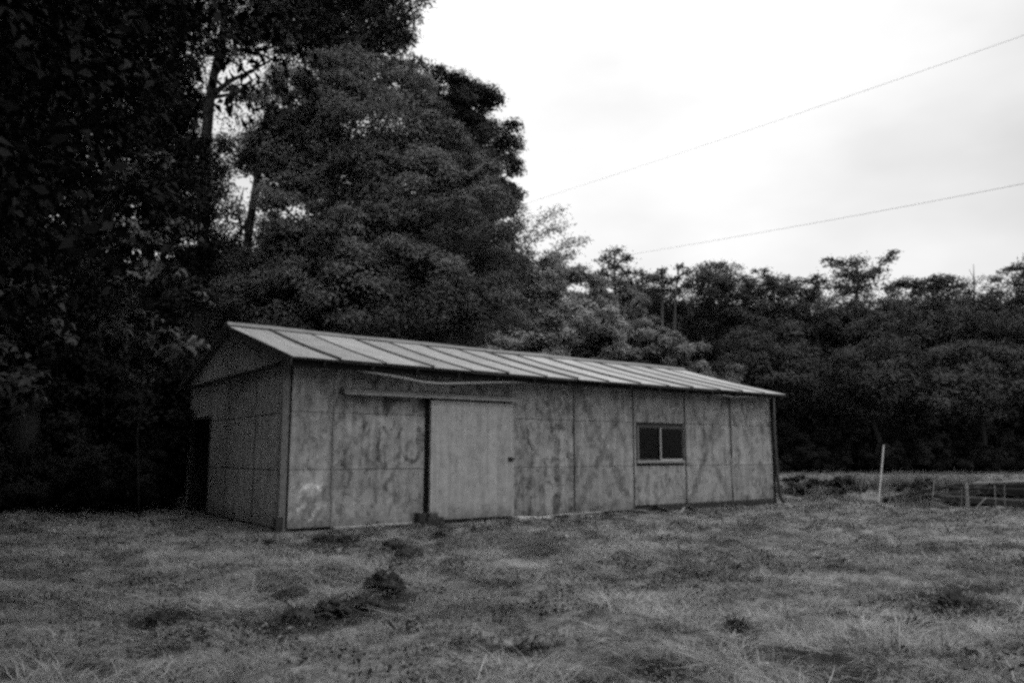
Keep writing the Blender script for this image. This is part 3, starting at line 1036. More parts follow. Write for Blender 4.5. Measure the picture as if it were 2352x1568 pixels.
trunk_tree('broadleaf_tree', 'tall tree with a bare dark trunk and sky showing between its branches',
           [(462, 700), (472, 330), (482, 230), (492, 170), (512, 80), (520, -40)], 0.27,
           [([(492, 215), (530, 185), (570, 168), (640, 128)], 0.13), ([(486, 225), (540, 215), (600, 190)], 0.09), ([(500, 110), (540, 60), (590, 20)], 0.1), ([(480, 260), (440, 200), (400, 150)], 0.1),
            ([(575, 168), (600, 140), (622, 100)], 0.05), ([(545, 212), (575, 190), (590, 178)], 0.05)],
           [(540, 30, 70), (455, 30, 70), (590, 70, 55), (610, -60, 120), (430, 130, 55), (545, 115, 38), (415, 250, 50), (520, 330, 36), (480, 400, 50), (640, 150, 22), (450, -80, 100), (575, 330, 22), (610, 212, 20), (560, 210, 20), (640, 215, 24), (545, 340, 36), (595, 350, 32), (500, 345, 34), (508, 395, 30), (500, 470, 45), (500, 100, 40), (560, 70, 42), (615, 60, 42), (445, 150, 36), (640, 90, 40), (590, 110, 28), (530, 130, 24), (470, 230, 14), (525, 200, 16), (430, 320, 45), (450, 420, 40), (520, 60, 48), (575, 35, 48), (630, 20, 48), (565, 100, 30), (615, 110, 28), (470, 110, 34), (440, 50, 45), (550, 220, 20), (590, 222, 20), (520, 320, 30), (560, 345, 34), (610, 370, 32), (475, 330, 26), (450, 250, 12)],
           30, 40000, 0.12, M['leaf_dark'], 1, 0.16, [(540, 110, 60), (470, 190, 50), (600, 200, 45), (540, 280, 60), (460, 60, 60), (600, 60, 60)], 2000)
trunk_tree('broadleaf_tree', 'slimmer forked trunk standing before a strip of sky near the shed ridge',
           [(560, 760), (570, 540), (586, 440), (600, 350), (606, 300), (620, 240)], 0.2,
           [([(575, 500), (545, 540), (530, 570)], 0.08), ([(590, 400), (570, 340), (575, 270)], 0.07), ([(596, 360), (630, 320), (650, 280)], 0.08), ([(556, 540), (548, 480), (560, 430)], 0.05)],
           [(650, 300, 55), (560, 370, 38), (640, 400, 40), (520, 500, 38), (630, 560, 50), (560, 590, 50), (490, 440, 36), (595, 325, 30), (645, 460, 36), (640, 340, 36), (530, 570, 40), (610, 520, 26)],
           29, 18000, 0.12, M['leaf_dark'], 2, 0.16, [(560, 470, 60), (600, 400, 50), (540, 330, 50), (620, 480, 40), (610, 290, 40)], 1200)

# the dark wood to the left
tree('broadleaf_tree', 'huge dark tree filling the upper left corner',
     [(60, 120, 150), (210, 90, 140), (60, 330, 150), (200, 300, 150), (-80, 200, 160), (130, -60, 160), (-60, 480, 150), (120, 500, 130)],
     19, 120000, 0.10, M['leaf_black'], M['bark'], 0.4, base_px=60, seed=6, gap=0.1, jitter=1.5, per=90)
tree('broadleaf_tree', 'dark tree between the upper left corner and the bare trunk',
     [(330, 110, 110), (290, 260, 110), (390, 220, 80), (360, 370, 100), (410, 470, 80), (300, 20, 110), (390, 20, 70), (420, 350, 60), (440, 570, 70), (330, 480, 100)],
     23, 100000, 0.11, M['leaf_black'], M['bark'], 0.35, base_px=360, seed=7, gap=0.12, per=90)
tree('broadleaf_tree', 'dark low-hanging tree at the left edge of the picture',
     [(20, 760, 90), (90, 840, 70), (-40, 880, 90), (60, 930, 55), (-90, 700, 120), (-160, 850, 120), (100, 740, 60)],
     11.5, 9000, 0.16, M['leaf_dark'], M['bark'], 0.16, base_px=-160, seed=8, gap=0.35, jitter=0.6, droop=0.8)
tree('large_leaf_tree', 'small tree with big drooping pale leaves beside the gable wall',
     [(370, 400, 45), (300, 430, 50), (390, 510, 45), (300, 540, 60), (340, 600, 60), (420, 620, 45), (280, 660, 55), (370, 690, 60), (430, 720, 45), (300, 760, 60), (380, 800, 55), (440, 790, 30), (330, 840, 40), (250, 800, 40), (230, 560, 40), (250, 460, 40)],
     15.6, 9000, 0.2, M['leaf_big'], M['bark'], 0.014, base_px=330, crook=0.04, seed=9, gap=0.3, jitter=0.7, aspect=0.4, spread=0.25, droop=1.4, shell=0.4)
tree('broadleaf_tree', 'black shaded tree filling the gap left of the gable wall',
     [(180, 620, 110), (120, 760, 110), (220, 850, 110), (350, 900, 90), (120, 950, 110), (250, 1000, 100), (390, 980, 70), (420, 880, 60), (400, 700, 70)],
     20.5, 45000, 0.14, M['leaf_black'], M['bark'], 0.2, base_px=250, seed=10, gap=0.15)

# trees between the clump and the far wood
tree('broadleaf_tree', 'grey-green tree in the dip just right of the tall clump',
     [(1170, 630, 60), (1240, 630, 55), (1210, 690, 75), (1150, 710, 60), (1290, 660, 50), (1270, 710, 60), (1180, 770, 60)],
     37, 34000, 0.15, M['leaf_light'], M['bark'], 0.2, base_px=1210, seed=11, gap=0.3)
tree('broadleaf_tree', 'rounded tree behind the pale bush, before the far wood',
     [(1340, 650, 45), (1390, 670, 45), (1440, 700, 45), (1360, 710, 50), (1470, 730, 40), (1420, 760, 50), (1500, 780, 45)],
     43, 26000, 0.17, M['leaf_light'], M['bark'], 0.2, base_px=1410, seed=12, gap=0.3)
tree('pale_bush', 'pale feathery bush rising right behind the middle of the roof',
     [(1390, 715, 35), (1340, 735, 40), (1280, 755, 42), (1220, 775, 42), (1160, 785, 40), (1310, 790, 45), (1410, 760, 32), (1250, 810, 40), (1130, 800, 30), (1390, 800, 40), (1200, 830, 40)],
     31, 30000, 0.13, M['leaf_pale'], M['bark'], 0.12, base_px=1270, seed=13, cat='bush', gap=0.3, droop=0.5)
tree('broadleaf_tree', 'low leafy tree behind the far half of the roof',
     [(1480, 800, 45), (1540, 800, 45), (1600, 830, 45), (1500, 850, 50), (1660, 860, 40), (1580, 880, 50), (1440, 830, 40)],
     37, 24000, 0.16, M['leaf_light'], M['bark'], 0.14, base_px=1560, seed=14, gap=0.28)

# ------------------------------------------------------------------ the far wood: the trees that stand out, one by one
FY = 60
def far_tree(label, spec, seed, n=9000, base_px=None, Y=FY, name='broadleaf_tree', bark='bark', r0=0.22, **kw):
    return tree(name, label, spec, Y, int(n * 2.0), 0.21, M['leaf_far'], M[bark], r0, base_px=base_px, seed=seed, jitter=1.5, spread=0.4, gap=kw.pop('gap', 0.22), per=80, **kw)
far_tree('domed tree at the middle of the far tree line', [(1650, 635, 45), (1620, 660, 40), (1685, 660, 40), (1650, 690, 60), (1600, 710, 45), (1700, 710, 45), (1650, 760, 60)], 20)
far_tree('broad lumpy crown right of the domed far tree', [(1745, 655, 35), (1795, 650, 35), (1830, 680, 40), (1770, 700, 60), (1740, 750, 55), (1830, 740, 50)], 21)
far_tree('small bushy crown left of the domed far tree', [(1470, 655, 35), (1510, 660, 40), (1480, 710, 50), (1540, 700, 40), (1540, 750, 55), (1460, 760, 50)], 22, 7000)
far_tree('dark crown below the flat-topped pine in the far wood', [(1940, 710, 50), (1890, 730, 50), (2000, 730, 55), (1940, 790, 70), (2010, 800, 60)], 23)
far_tree('dark even-topped crown right of the flat-topped pine', [(2080, 680, 40), (2130, 670, 40), (2180, 670, 38), (2100, 730, 60), (2180, 730, 60), (2130, 790, 70)], 24)
far_tree('last dark crown of the far wood, at the right edge', [(2260, 680, 42), (2320, 670, 45), (2380, 670, 50), (2290, 740, 65), (2370, 750, 70), (2310, 810, 70)], 25)
far_tree('lower rounded tree standing forward of the far wood, above the shed end', [(1720, 800, 50), (1790, 790, 55), (1760, 850, 65), (1690, 860, 50), (1830, 850, 55)], 26, 8000, Y=52)
far_tree('dark drooping tree forward of the far wood, above the leaning stake', [(1960, 850, 60), (2040, 830, 60), (2010, 900, 70), (1930, 910, 55), (2090, 890, 55)], 27, 8000, Y=53)
far_tree('dark leafy tree forward of the far wood, above the timber heap', [(2200, 840, 65), (2280, 830, 60), (2240, 900, 70), (2330, 880, 60), (2160, 900, 50)], 28, 8000, Y=52)

def pine(label, trunk_px, plates, Y, seed, r0=0.2, bark='bark_pale', size=0.26):
    rg = np.random.default_rng(seed + 3000)
    bx, by = at(trunk_px[0][0], 1042, Y)[:2]
    bz = hz(bx, by) - 0.1
    off = np.array([bx, by, bz])
    root = empty('pine_tree', (bx, by, bz))
    mb = MB()
    tp = [np.zeros(3)] + [at(px, py, Y) - off for px, py in trunk_px]
    mb.tube(tp, [r0 * (1 - 0.6 * i / (len(tp) - 1)) for i in range(len(tp))], 7)
    cs = []
    for (px, py, rx, ry, frm) in plates:
        c_ = at(px, py, Y + rg.uniform(-0.8, 0.8)) - off
        a_, b_ = rx / FPX * Y, ry / FPX * Y
        k = int(420 * a_ * max(b_, 0.25) * 1.6)
        q = rg.normal(size=(k, 3)) * np.array([0.5 * a_, 0.5 * a_, 0.42 * b_])
        q[:, 2] += rg.normal(size=k) * 0.05 - 0.12 * (q[:, 0] / a_) ** 2 * a_
        cs.append(q + c_)
        s_ = at(frm[0], frm[1], Y) - off
        mb.tube([s_, (s_ + c_) / 2 + np.array([0, 0, 0.1]), c_], [0.09, 0.06, 0.025], 5)
        for _ in range(3):
            e_ = c_ + rg.normal(size=3) * np.array([0.5 * a_, 0.4 * a_, 0.15 * b_])
            mb.tube([(s_ + c_) / 2, e_], [0.04, 0.015], 4)
    cs = np.concatenate(cs)
    nn = rg.normal(size=cs.shape) + np.array([0, 0, 0.5])
    vs, fs_ = leaves(cs, nn, size, 0.4, rg)
    link_mesh('crown', raw_mesh('crown', vs, fs_), M['needle_far'], root)
    mb.build('trunk', M[bark], root, smooth=True)
    tag(root, label, 'pine tree', 'pines standing above the far wood')
    return root
pine('flat-topped pine with one branch reaching up to the right over the far wood', [(1962, 800), (1965, 700), (1972, 640), (1968, 605)],
     [(1965, 602, 42, 12, (1968, 640)), (1925, 604, 34, 8, (1968, 640)), (1900, 596, 18, 5, (1940, 606)), (1945, 630, 40, 16, (1970, 650)), (1990, 635, 40, 16, (1970, 655)), (2015, 620, 22, 10, (1985, 640)), (2038, 596, 20, 10, (2010, 625)), (2052, 581, 16, 7, (2030, 602)), (1970, 660, 50, 16, (1966, 670)), (1920, 655, 30, 12, (1960, 670))],
     61, 1)
pine('pine with an open rounded head where the lower wire ends', [(1412, 760), (1414, 690), (1412, 640), (1410, 600)],
     [(1412, 577, 26, 9, (1412, 600)), (1390, 596, 24, 9, (1412, 620)), (1436, 592, 22, 9, (1412, 615)), (1412, 610, 34, 11, (1412, 630)), (1384, 628, 28, 9, (1412, 640)), (1440, 626, 28, 9, (1412, 640)), (1412, 645, 40, 10, (1413, 655)), (1452, 650, 24, 8, (1413, 660)), (1375, 655, 22, 8, (1413, 665))],
     58, 2)
pine('slim layered pine left of its twin in the far tree line', [(1522, 760), (1521, 690), (1520, 640)],
     [(1520, 622, 16, 8, (1520, 640)), (1508, 640, 20, 8, (1520, 655)), (1534, 648, 18, 8, (1520, 660)), (1518, 664, 28, 9, (1521, 672)), (1505, 682, 22, 8, (1521, 690))], 57, 3, 0.14)
pine('slim layered pine beside the domed tree in the far tree line', [(1549, 770), (1551, 690), (1556, 640)],
     [(1562, 612, 14, 7, (1557, 630)), (1578, 625, 18, 7, (1556, 640)), (1556, 640, 22, 8, (1554, 650)), (1582, 655, 22, 8, (1553, 665)), (1560, 668, 24, 8, (1552, 676))], 57, 4, 0.14)
pine('little pine tuft just left of the flat-topped pine', [(1878, 760), (1878, 690), (1876, 650)],
     [(1876, 634, 16, 7, (1876, 650)), (1862, 645, 16, 6, (1877, 660)), (1890, 646, 16, 6, (1877, 660)), (1876, 660, 24, 8, (1877, 670))], 59, 5, 0.12)
pine('pine showing only its left branches at the right edge of the picture', [(2362, 800), (2360, 690), (2356, 610)],
     [(2340, 612, 30, 7, (2356, 625)), (2318, 618, 16, 5, (2345, 620)), (2352, 634, 34, 9, (2357, 645)), (2330, 650, 30, 9, (2358, 660)), (2380, 620, 30, 9, (2357, 630)), (2370, 590, 24, 8, (2356, 612))], 58, 6)
pine('dark flat pine head right of the flat-topped pine, low on the tree line', [(2150, 800), (2148, 700), (2145, 650)],
     [(2145, 640, 30, 8, (2146, 655)), (2110, 648, 26, 7, (2146, 660)), (2178, 646, 26, 7, (2146, 660)), (2210, 655, 20, 6, (2150, 668)), (2145, 660, 44, 9, (2147, 668)), (2080, 655, 20, 7, (2146, 672))], 60, 7)
snag = empty('dead_tree', (*at(2239, 1042, 60)[:2], 0))
sp = [at(2239, 760, 60), at(2238, 660, 60), at(2236, 606, 60)]
MB().tube([np.array(p_) - np.array(snag.location) for p_ in [(*at(2239, 1042, 60)[:2], -0.1)] + sp], [0.12, 0.09, 0.05, 0.015], 6).build('trunk', M['bark'], snag)
MB().tube([at(2237, 640, 60) - np.array(snag.location), at(2226, 618, 60) - np.array(snag.location)], [0.03, 0.012], 5).build('branch', M['bark'], snag)
tag(snag, 'bare dead tree tip poking above the far wood near the right edge', 'tree')

# ------------------------------------------------------------------ scattered stuff: grass, weeds, woodland mass
def proto_collection(name, meshes, mat):
    c_ = bpy.data.collections.new(name)
    for i, me in enumerate(meshes):
        if not me.materials:
            me.materials.append(mat if not isinstance(mat, list) else mat[i])
        o = bpy.data.objects.new('%s_%02d' % (name, i), me)
        c_.objects.link(o)
    return c_

def scatter(name, coll, pts, rot, scl, pick):
    n = len(pts)
    me = bpy.data.meshes.new(name)
    me.vertices.add(n)
    me.vertices.foreach_set('co', np.ascontiguousarray(pts, np.float32).ravel())
    a = me.attributes.new('rot', 'FLOAT_VECTOR', 'POINT'); a.data.foreach_set('vector', np.ascontiguousarray(rot, np.float32).ravel())
    a = me.attributes.new('scl', 'FLOAT_VECTOR', 'POINT'); a.data.foreach_set('vector', np.ascontiguousarray(scl, np.float32).ravel())
    a = me.attributes.new('pick', 'INT', 'POINT'); a.data.foreach_set('value', np.ascontiguousarray(pick, np.int32))
    o = bpy.data.objects.new(name, me)
    COL.objects.link(o)
    ng = bpy.data.node_groups.new(name, 'GeometryNodeTree')
    ng.interface.new_socket('Geometry', in_out='INPUT', socket_type='NodeSocketGeometry')
    ng.interface.new_socket('Geometry', in_out='OUTPUT', socket_type='NodeSocketGeometry')
    N, L = ng.nodes, ng.links
    gi, go = N.new('NodeGroupInput'), N.new('NodeGroupOutput')
    ip = N.new('GeometryNodeInstanceOnPoints')
    ci = N.new('GeometryNodeCollectionInfo')
    ci.inputs['Collection'].default_value = coll
    ci.inputs['Separate Children'].default_value = True
    ci.inputs['Reset Children'].default_value = True
    ip.inputs['Pick Instance'].default_value = True
    def attr(nm, ty):
        q = N.new('GeometryNodeInputNamedAttribute')
        q.data_type = ty
        q.inputs['Name'].default_value = nm
        return q.outputs['Attribute']
    er = N.new('FunctionNodeEulerToRotation')
    L.new(gi.outputs[0], ip.inputs['Points'])
    L.new(ci.outputs[0], ip.inputs['Instance'])
    L.new(attr('pick', 'INT'), ip.inputs['Instance Index'])
    L.new(attr('rot', 'FLOAT_VECTOR'), er.inputs[0])
    L.new(er.outputs[0], ip.inputs['Rotation'])
    L.new(attr('scl', 'FLOAT_VECTOR'), ip.inputs['Scale'])
    L.new(ip.outputs[0], go.inputs[0])
    md = o.modifiers.new('scatter', 'NODES')
    md.node_group = ng
    return o

def tuft(seed, nb, rad, hgt, lean, wid, curl=0.7, spread_dir=0.5):
    """a bunch of tapering blades; lean>0 lays them over towards +x"""
    rg = np.random.default_rng(seed)
    V_, F_ = [], []
    seg = 4
    for b in range(nb):
        a = rg.uniform(0, TAU)
        r = rad * math.sqrt(rg.random())
        p_ = np.array([r * math.cos(a), r * math.sin(a), -0.02])
        h = hgt * rg.uniform(0.45, 1.2)
        th = rg.normal() * spread_dir if lean > 0.01 else rg.uniform(0, TAU)
        el = math.radians(rg.uniform(62, 92)) - lean * rg.uniform(0.3, 0.9) if lean < 1 else math.radians(rg.uniform(0, 32))
        cu = curl * rg.uniform(0.4, 1.4) / seg
        w_ = wid * rg.uniform(0.6, 1.4)
        tw = rg.uniform(-0.6, 0.6)
        base = len(V_)
        for k in range(seg + 1):
            d_ = np.array([math.cos(th) * math.cos(el), math.sin(th) * math.cos(el), math.sin(el)])
            sd = np.array([-math.sin(th + tw), math.cos(th + tw), 0.25 * math.sin(tw)])
            ww = w_ * (1 - (k / seg) ** 1.6 * 0.9)
            V_.append(p_ - sd * ww / 2)
            V_.append(p_ + sd * ww / 2)
            p_ = p_ + d_ * h / seg
            if p_[2] < 0.015 and k > 0: p_[2] = 0.015 + 0.01 * rg.random()
            el -= cu * (1 + 0.4 * k)
            th += rg.normal() * 0.12
        for k in range(seg):
            F_.append((base + 2 * k, base + 2 * k + 1, base + 2 * k + 3, base + 2 * k + 2))
    return raw_mesh('tuft', np.array(V_), np.array(F_))

def weed(seed, n, rad, hgt, size):
    rg = np.random.default_rng(seed)
    c_ = np.stack([rg.normal(size=n) * rad * 0.5, rg.normal(size=n) * rad * 0.5, rg.random(n) ** 0.8 * hgt], 1)
    nn = rg.normal(size=(n, 3)) * 0.5 + np.array([0, 0, 0.9])
    vs, fs_ = leaves(c_, nn, size, 0.6, rg)
    return raw_mesh('weed', vs, fs_)

M['straw'] = grassmat('straw_blade', 0.15, 0.34)
M['blade'] = grassmat('grass_blade', 0.13, 0.24)
M['herb'] = grassmat('field_herb', 0.07, 0.14)
M['dark_herb'] = grassmat('dark_field_herb', 0.035, 0.075)
M['weedy'] = grassmat('tall_weed', 0.08, 0.17)
TM, TMAT = [], []
for i in range(5):       # 0-4 lodged straw
    TM.append(tuft(200 + i, 50, 0.18, 0.36, 1.35, 0.0042, 0.6, 0.75)); TMAT.append(M['straw'])
for i in range(4):       # 5-8 soft upright green
    TM.append(tuft(300 + i, 54, 0.17, 0.085, 0.0, 0.005, 2.2)); TMAT.append(M['blade'])
for i in range(3):       # 9-11 low herbs
    TM.append(weed(400 + i, 60, 0.16, 0.07, 0.03)); TMAT.append(M['herb'])
for i in range(3):       # 12-14 taller curved clumps
    TM.append(tuft(500 + i, 26, 0.09, 0.42, 0.35, 0.005, 1.6, 0.9)); TMAT.append(M['blade'])
for i in range(3):       # 15-17 tall weeds of the field edge
    TM.append(tuft(600 + i, 40, 0.2, 0.8, 0.0, 0.014, 0.8)); TMAT.append(M['weedy'])
for i in range(2):       # 18-19 dark leafy weeds
    TM.append(weed(650 + i, 80, 0.16, 0.06, 0.022)); TMAT.append(M['dark_herb'])
TUFTS = proto_collection('field_tuft', TM, TMAT)

def field_points(y0, y1, dens, rg, xk=0.72, xpad=1.0):
    n = int(dens * ((y1 + y0) * xk + 2 * xpad) * (y1 - y0))
    y = np.sqrt(rg.uniform(y0 * y0, y1 * y1, n))
    x = rg.uniform(-1, 1, n) * (y * xk + xpad)
    s, w = shed_sw(x, y)
    ok = ~((s > -0.1) & (s < SL + 0.05) & (w > -0.06) & (w < SW))
    return x[ok], y[ok]

rgg = np.random.default_rng(21)
PX, PY, PR, PS, PK = [], [], [], [], []
def rough_patch(x, y):
    """ragged patches of dark leafy weeds in the sward"""
    return np.clip((fbm(x * 1.5 + 3, y * 2.0, 131, 4) - 0.585) * 9, 0, 1)
def add_tufts(x, y, picks, sc_lo, sc_hi, flow=True, thin=0.8):
    d_ = dent_amount(x, y)
    d_ = np.maximum(d_, rough_patch(x, y))
    keep = rgg.random(len(x)) > np.clip(thin * d_ * 2.4, 0, 1)
    x, y = x[keep], y[keep]
    n = len(x)
    ang = fbm(x * 0.8, y * 0.8, 41, 3) * TAU * 3.4 + rgg.normal(size=n) * 0.4 if flow else rgg.uniform(0, TAU, n)
    ss_, ww_ = shed_sw(x, y)
    near = np.maximum(np.maximum(-ss_, ss_ - SL), np.maximum(-ww_, ww_ - SW))
    s_ = rgg.uniform(sc_lo, sc_hi, n) * (0.7 + 0.6 * fbm(x * 0.7, y * 0.7, 61)) * (0.45 + 0.55 * np.clip((near - 0.2) / 1.0, 0, 1))
    PX.append(x); PY.append(y)
    PR.append(np.stack([rgg.normal(size=n) * 0.1, rgg.normal(size=n) * 0.1, ang], 1))
    PS.append(np.stack([s_, s_, s_ * rgg.uniform(0.7, 1.2, n)], 1))
    PK.append(np.asarray(picks)[rgg.integers(0, len(picks), n)])

x, y = field_points(3.6, 13, 42, rgg)
add_tufts(x, y, [5, 6, 7, 8], 0.6, 1.1)
x, y = field_points(3.6, 13, 60, rgg)
m_ = fbm(x * 0.6, y * 0.6, 71) > 0.40
add_tufts(x[m_], y[m_], [0, 1, 2, 3, 4], 0.6, 1.15, thin=0.95)
x, y = field_points(3.6, 14, 12, rgg)
m_ = fbm(x * 0.8, y * 0.8, 81) > 0.45
add_tufts(x[m_], y[m_], [9, 10, 11], 0.7, 1.6, thin=0.3)
x, y = field_points(3.6, 14, 0.8, rgg)
m_ = fbm(x * 0.7, y * 0.7, 91) > 0.48
add_tufts(x[m_], y[m_], [12, 13, 14], 0.6, 1.0)
# dark leafy weeds grow in the dug hollows
x, y = field_points(3.6, 22, 200, rgg)
s_a, w_a = shed_sw(x, y)
foot = np.clip(1 - np.abs(w_a + 0.45) / 0.45, 0, 1) * (s_a > 0) * (s_a < SL) * (fbm(x * 2.2, y * 2.2, 151) > 0.5)
m_ = rgg.random(len(x)) < np.clip(np.maximum(np.maximum(dent_amount(x, y) * 0.8 - 0.1, 0.75 * rough_patch(x, y)), 0.6 * foot), 0, 1) * 0.3
add_tufts(x[m_], y[m_], [18, 19], 0.4, 0.9, thin=0.0)
x, y = field_points(13, 30, 22, rgg)
add_tufts(x, y, [0, 1, 2, 5, 6, 7, 8], 0.8, 1.3, thin=0.5)
x, y = field_points(13, 30, 5, rgg)
add_tufts(x, y, [9, 10, 11], 1.0, 2.0)
x, y = field_points(30, 75, 2.6, rgg, 0.75)
m_ = x > -5
add_tufts(x[m_], y[m_], [15, 16, 17], 0.2, 0.42)
GP = np.stack([np.concatenate(PX), np.concatenate(PY), np.zeros(sum(map(len, PX)))], 1)
GP[:, 2] = height(GP[:, 0], GP[:, 1])
grass = scatter('grass', TUFTS, GP, np.concatenate(PR), np.concatenate(PS), np.concatenate(PK))
tag(grass, 'matted dry field grass and low herbs around the shed', 'grass', kind='stuff')

# tall weeds along the ditch behind the field edge
rgw = np.random.default_rng(31)
n = 2600
al = rgw.uniform(-3, 24, n)
q = rgw.uniform(0.6, 9.0, n)
wx = BX0[0] + BD[0] * al + BN[0] * q
wy = BX0[1] + BD[1] * al + BN[1] * q
s, w = shed_sw(wx, wy)
ok = ((s > SL + 0.4) | (w < -0.3)) & (fbm(wx * 0.5, wy * 0.5, 13) > 0.42) & ~((wx / wy > (2060 - CPX) / 1850) & (wy < 23.0))
wx, wy = wx[ok], wy[ok]
n = len(wx)
sw_ = rgw.uniform(0.5, 0.95, n)
# low dark herbage standing in for the shadow along the ditch
n2 = 500
al2, q2 = rgw.uniform(-3, 14, n2), rgw.uniform(0.5, 2.6, n2)
x2, y2 = BX0[0] + BD[0] * al2 + BN[0] * q2, BX0[1] + BD[1] * al2 + BN[1] * q2
s2, w2 = shed_sw(x2, y2)
ok = ((s2 > SL + 0.5) | (w2 < -0.4)) & (fbm(x2 * 0.6, y2 * 0.6, 23) > 0.4)
x2, y2 = x2[ok], y2[ok]
n2 = len(x2)
sc2 = rgw.uniform(2.0, 4.0, n2)
wx, wy, sw_ = np.concatenate([wx, x2]), np.concatenate([wy, y2]), np.concatenate([sw_, sc2])
x3 = np.array([at(p_, 1160, q_)[0] for p_, q_ in zip(rgw.uniform(2050, 2420, 60), np.linspace(19.0, 20.4, 60))])
y3 = np.linspace(19.0, 20.4, 60)
wx, wy, sw_ = np.concatenate([wx, x3]), np.concatenate([wy, y3]), np.concatenate([sw_, rgw.uniform(0.3, 0.6, 60)])
wpick = np.concatenate([rgw.choice([15, 16, 17], n), rgw.choice([18, 19], n2), rgw.choice([15, 16, 17], 60)])
n = len(wx)
wd = scatter('weeds', TUFTS, np.stack([wx, wy, height(wx, wy)], 1), np.stack([np.zeros(n), np.zeros(n), rgw.uniform(0, TAU, n)], 1), np.stack([sw_, sw_, sw_], 1), wpick)
tag(wd, 'tall pale weeds along the ditch behind the far end of the shed', 'weeds', kind='stuff')

# woodland mass: canopies, understorey and trunks that read as one dark wood
WM = []
for i in range(4):
    rg = np.random.default_rng(700 + i)
    lob = [(rg.normal() * 1.2, rg.normal() * 1.2, 5.5 + rg.uniform(-2.2, 2.8), rg.uniform(1.2, 2.0)) for _ in range(9)]
    lc, nn = crown_points(np.array(lob), 22000, rg, 9, 0.4, 0.45, 0.9, 0.22, 0.4, 80)
    vs, fs_ = leaves(lc, nn, 0.21, 0.5, rg)
    tb = limbs_mesh((0, 0, -0.3), lob, rg, 0.16)
    tv = np.array(tb.v); tf = [f_ for f_ in tb.f if len(f_) == 4]
    WM.append(raw_mesh('wood', np.concatenate([vs, tv]), np.concatenate([fs_, np.array(tf) + len(vs)])))
for i in range(3):       # understorey
    rg = np.random.default_rng(720 + i)
    lob = [(rg.normal() * 1.3, rg.normal() * 1.0, 0.9 + rg.uniform(-0.3, 0.9), rg.uniform(0.6, 1.1)) for _ in range(7)]
    lc, nn = crown_points(np.array(lob), 7000, rg, 9, 0.3, 0.4, 0.9, 0.25)
    vs, fs_ = leaves(lc, nn, 0.15, 0.5, rg)
    WM.append(raw_mesh('wood', vs, fs_))
for i in range(2):       # nearer trees, finer leaves
    rg = np.random.default_rng(740 + i)
    lob = [(rg.normal() * 1.3, rg.normal() * 1.3, 5.0 + rg.uniform(-2.6, 3.0), rg.uniform(1.1, 1.9)) for _ in range(11)]
    lc, nn = crown_points(np.array(lob), 90000, rg, 9, 0.3, 0.45, 0.9, 0.15, 0.4, 90)
    vs, fs_ = leaves(lc, nn, 0.08, 0.5, rg)
    WM.append(raw_mesh('wood', vs, fs_))
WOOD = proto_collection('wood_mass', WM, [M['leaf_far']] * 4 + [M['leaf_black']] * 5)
wp, wr, ws, wk = [], [], [], []
def plant(px, Y, top_py, k, base=0.0, wide=1.0):
    c_ = at(px, top_py, Y)
    h = c_[2] / (10.0 if k < 4 else 2.9)
    wp.append((c_[0], Y, hz(c_[0], Y) + base))
    wr.append((0, 0, rgw.uniform(0, TAU)))
    ws.append((h * 0.9 * wide, h * 0.9 * wide, h))
    wk.append(k)
for row, (Y, top, step) in enumerate(((64, 690, 75), (68, 665, 75), (74, 660, 80), (80, 655, 90))):
    for px in np.arange(1380, 2720, step):
        plant(px + rgw.uniform(-25, 25), Y + rgw.uniform(-1.5, 1.5), top + rgw.uniform(-10, 40), int(rgw.integers(0, 4)))
for Y, top in ((50, 1020), (54, 1000), (57, 985), (59, 950), (61, 930), (63, 900), (66, 880), (70, 850)):
    for px in np.arange(1400, 2720, 42):
        plant(px + rgw.uniform(-20, 20), Y + rgw.uniform(-1, 1), top + rgw.uniform(-30, 30), int(rgw.integers(4, 7)), wide=0.8)
# filling behind the tall clump and the left wood
for Y, x0_, x1_, top, step in ((46, 700, 1400, 660, 70), (50, 900, 1450, 690, 70), (42, -500, 480, 600, 90), (36, -400, 260, 480, 90), (31, -300, 240, 500, 90), (40, 430, 700, 590, 60), (34, 800, 1050, 440, 60), (37, 830, 1000, 350, 60), (33, 430, 1130, 560, 60)):
    for px in np.arange(x0_, x1_, step):
        plant(px + rgw.uniform(-20, 20), Y + rgw.uniform(-1, 1), top + rgw.uniform(-20, 40), int(rgw.integers(0, 4)), wide=0.9)
for Y, x0_, x1_, top, step in ((17.5, -300, 330, 1000, 50), (19.5, -400, 380, 960, 50), (22.5, -400, 400, 930, 60), (25, -400, 430, 850, 60), (28, -500, 450, 800, 60), (33, -500, 500, 800, 70), (30, 430, 1200, 800, 60), (38, 430, 1500, 800, 60)):
    for px in np.arange(x0_, x1_, step):
        plant(px + rgw.uniform(-20, 20), Y + rgw.uniform(-1, 1), top + rgw.uniform(-20, 20), int(rgw.integers(4, 7)), wide=0.9)
# the wood goes on left, out of view; added to shade gable and grass
for X_, Y_, H_ in ((-11.0, 9.0, 11), (-12.5, 12, 13), (-11, 5.5, 11), (-14, 8, 13), (-9.0, 2.5, 9), (-13, 1.0, 12), (-10, -2.0, 11), (-16, 15, 14), (-18, 4, 14), (-12, -6, 12), (-9.8, 6.2, 14), (-8.6, 3.0, 13), (-7.2, -0.5, 13), (-11, -9, 14), (-7.9, 5.0, 15), (-8.8, 8.2, 15)):
    wp.append((X_, Y_, hz(X_, Y_))); wr.append((0, 0, rgw.uniform(0, TAU))); ws.append((H_ / 10.0,) * 3); wk.append(int(rgw.integers(7, 9)))
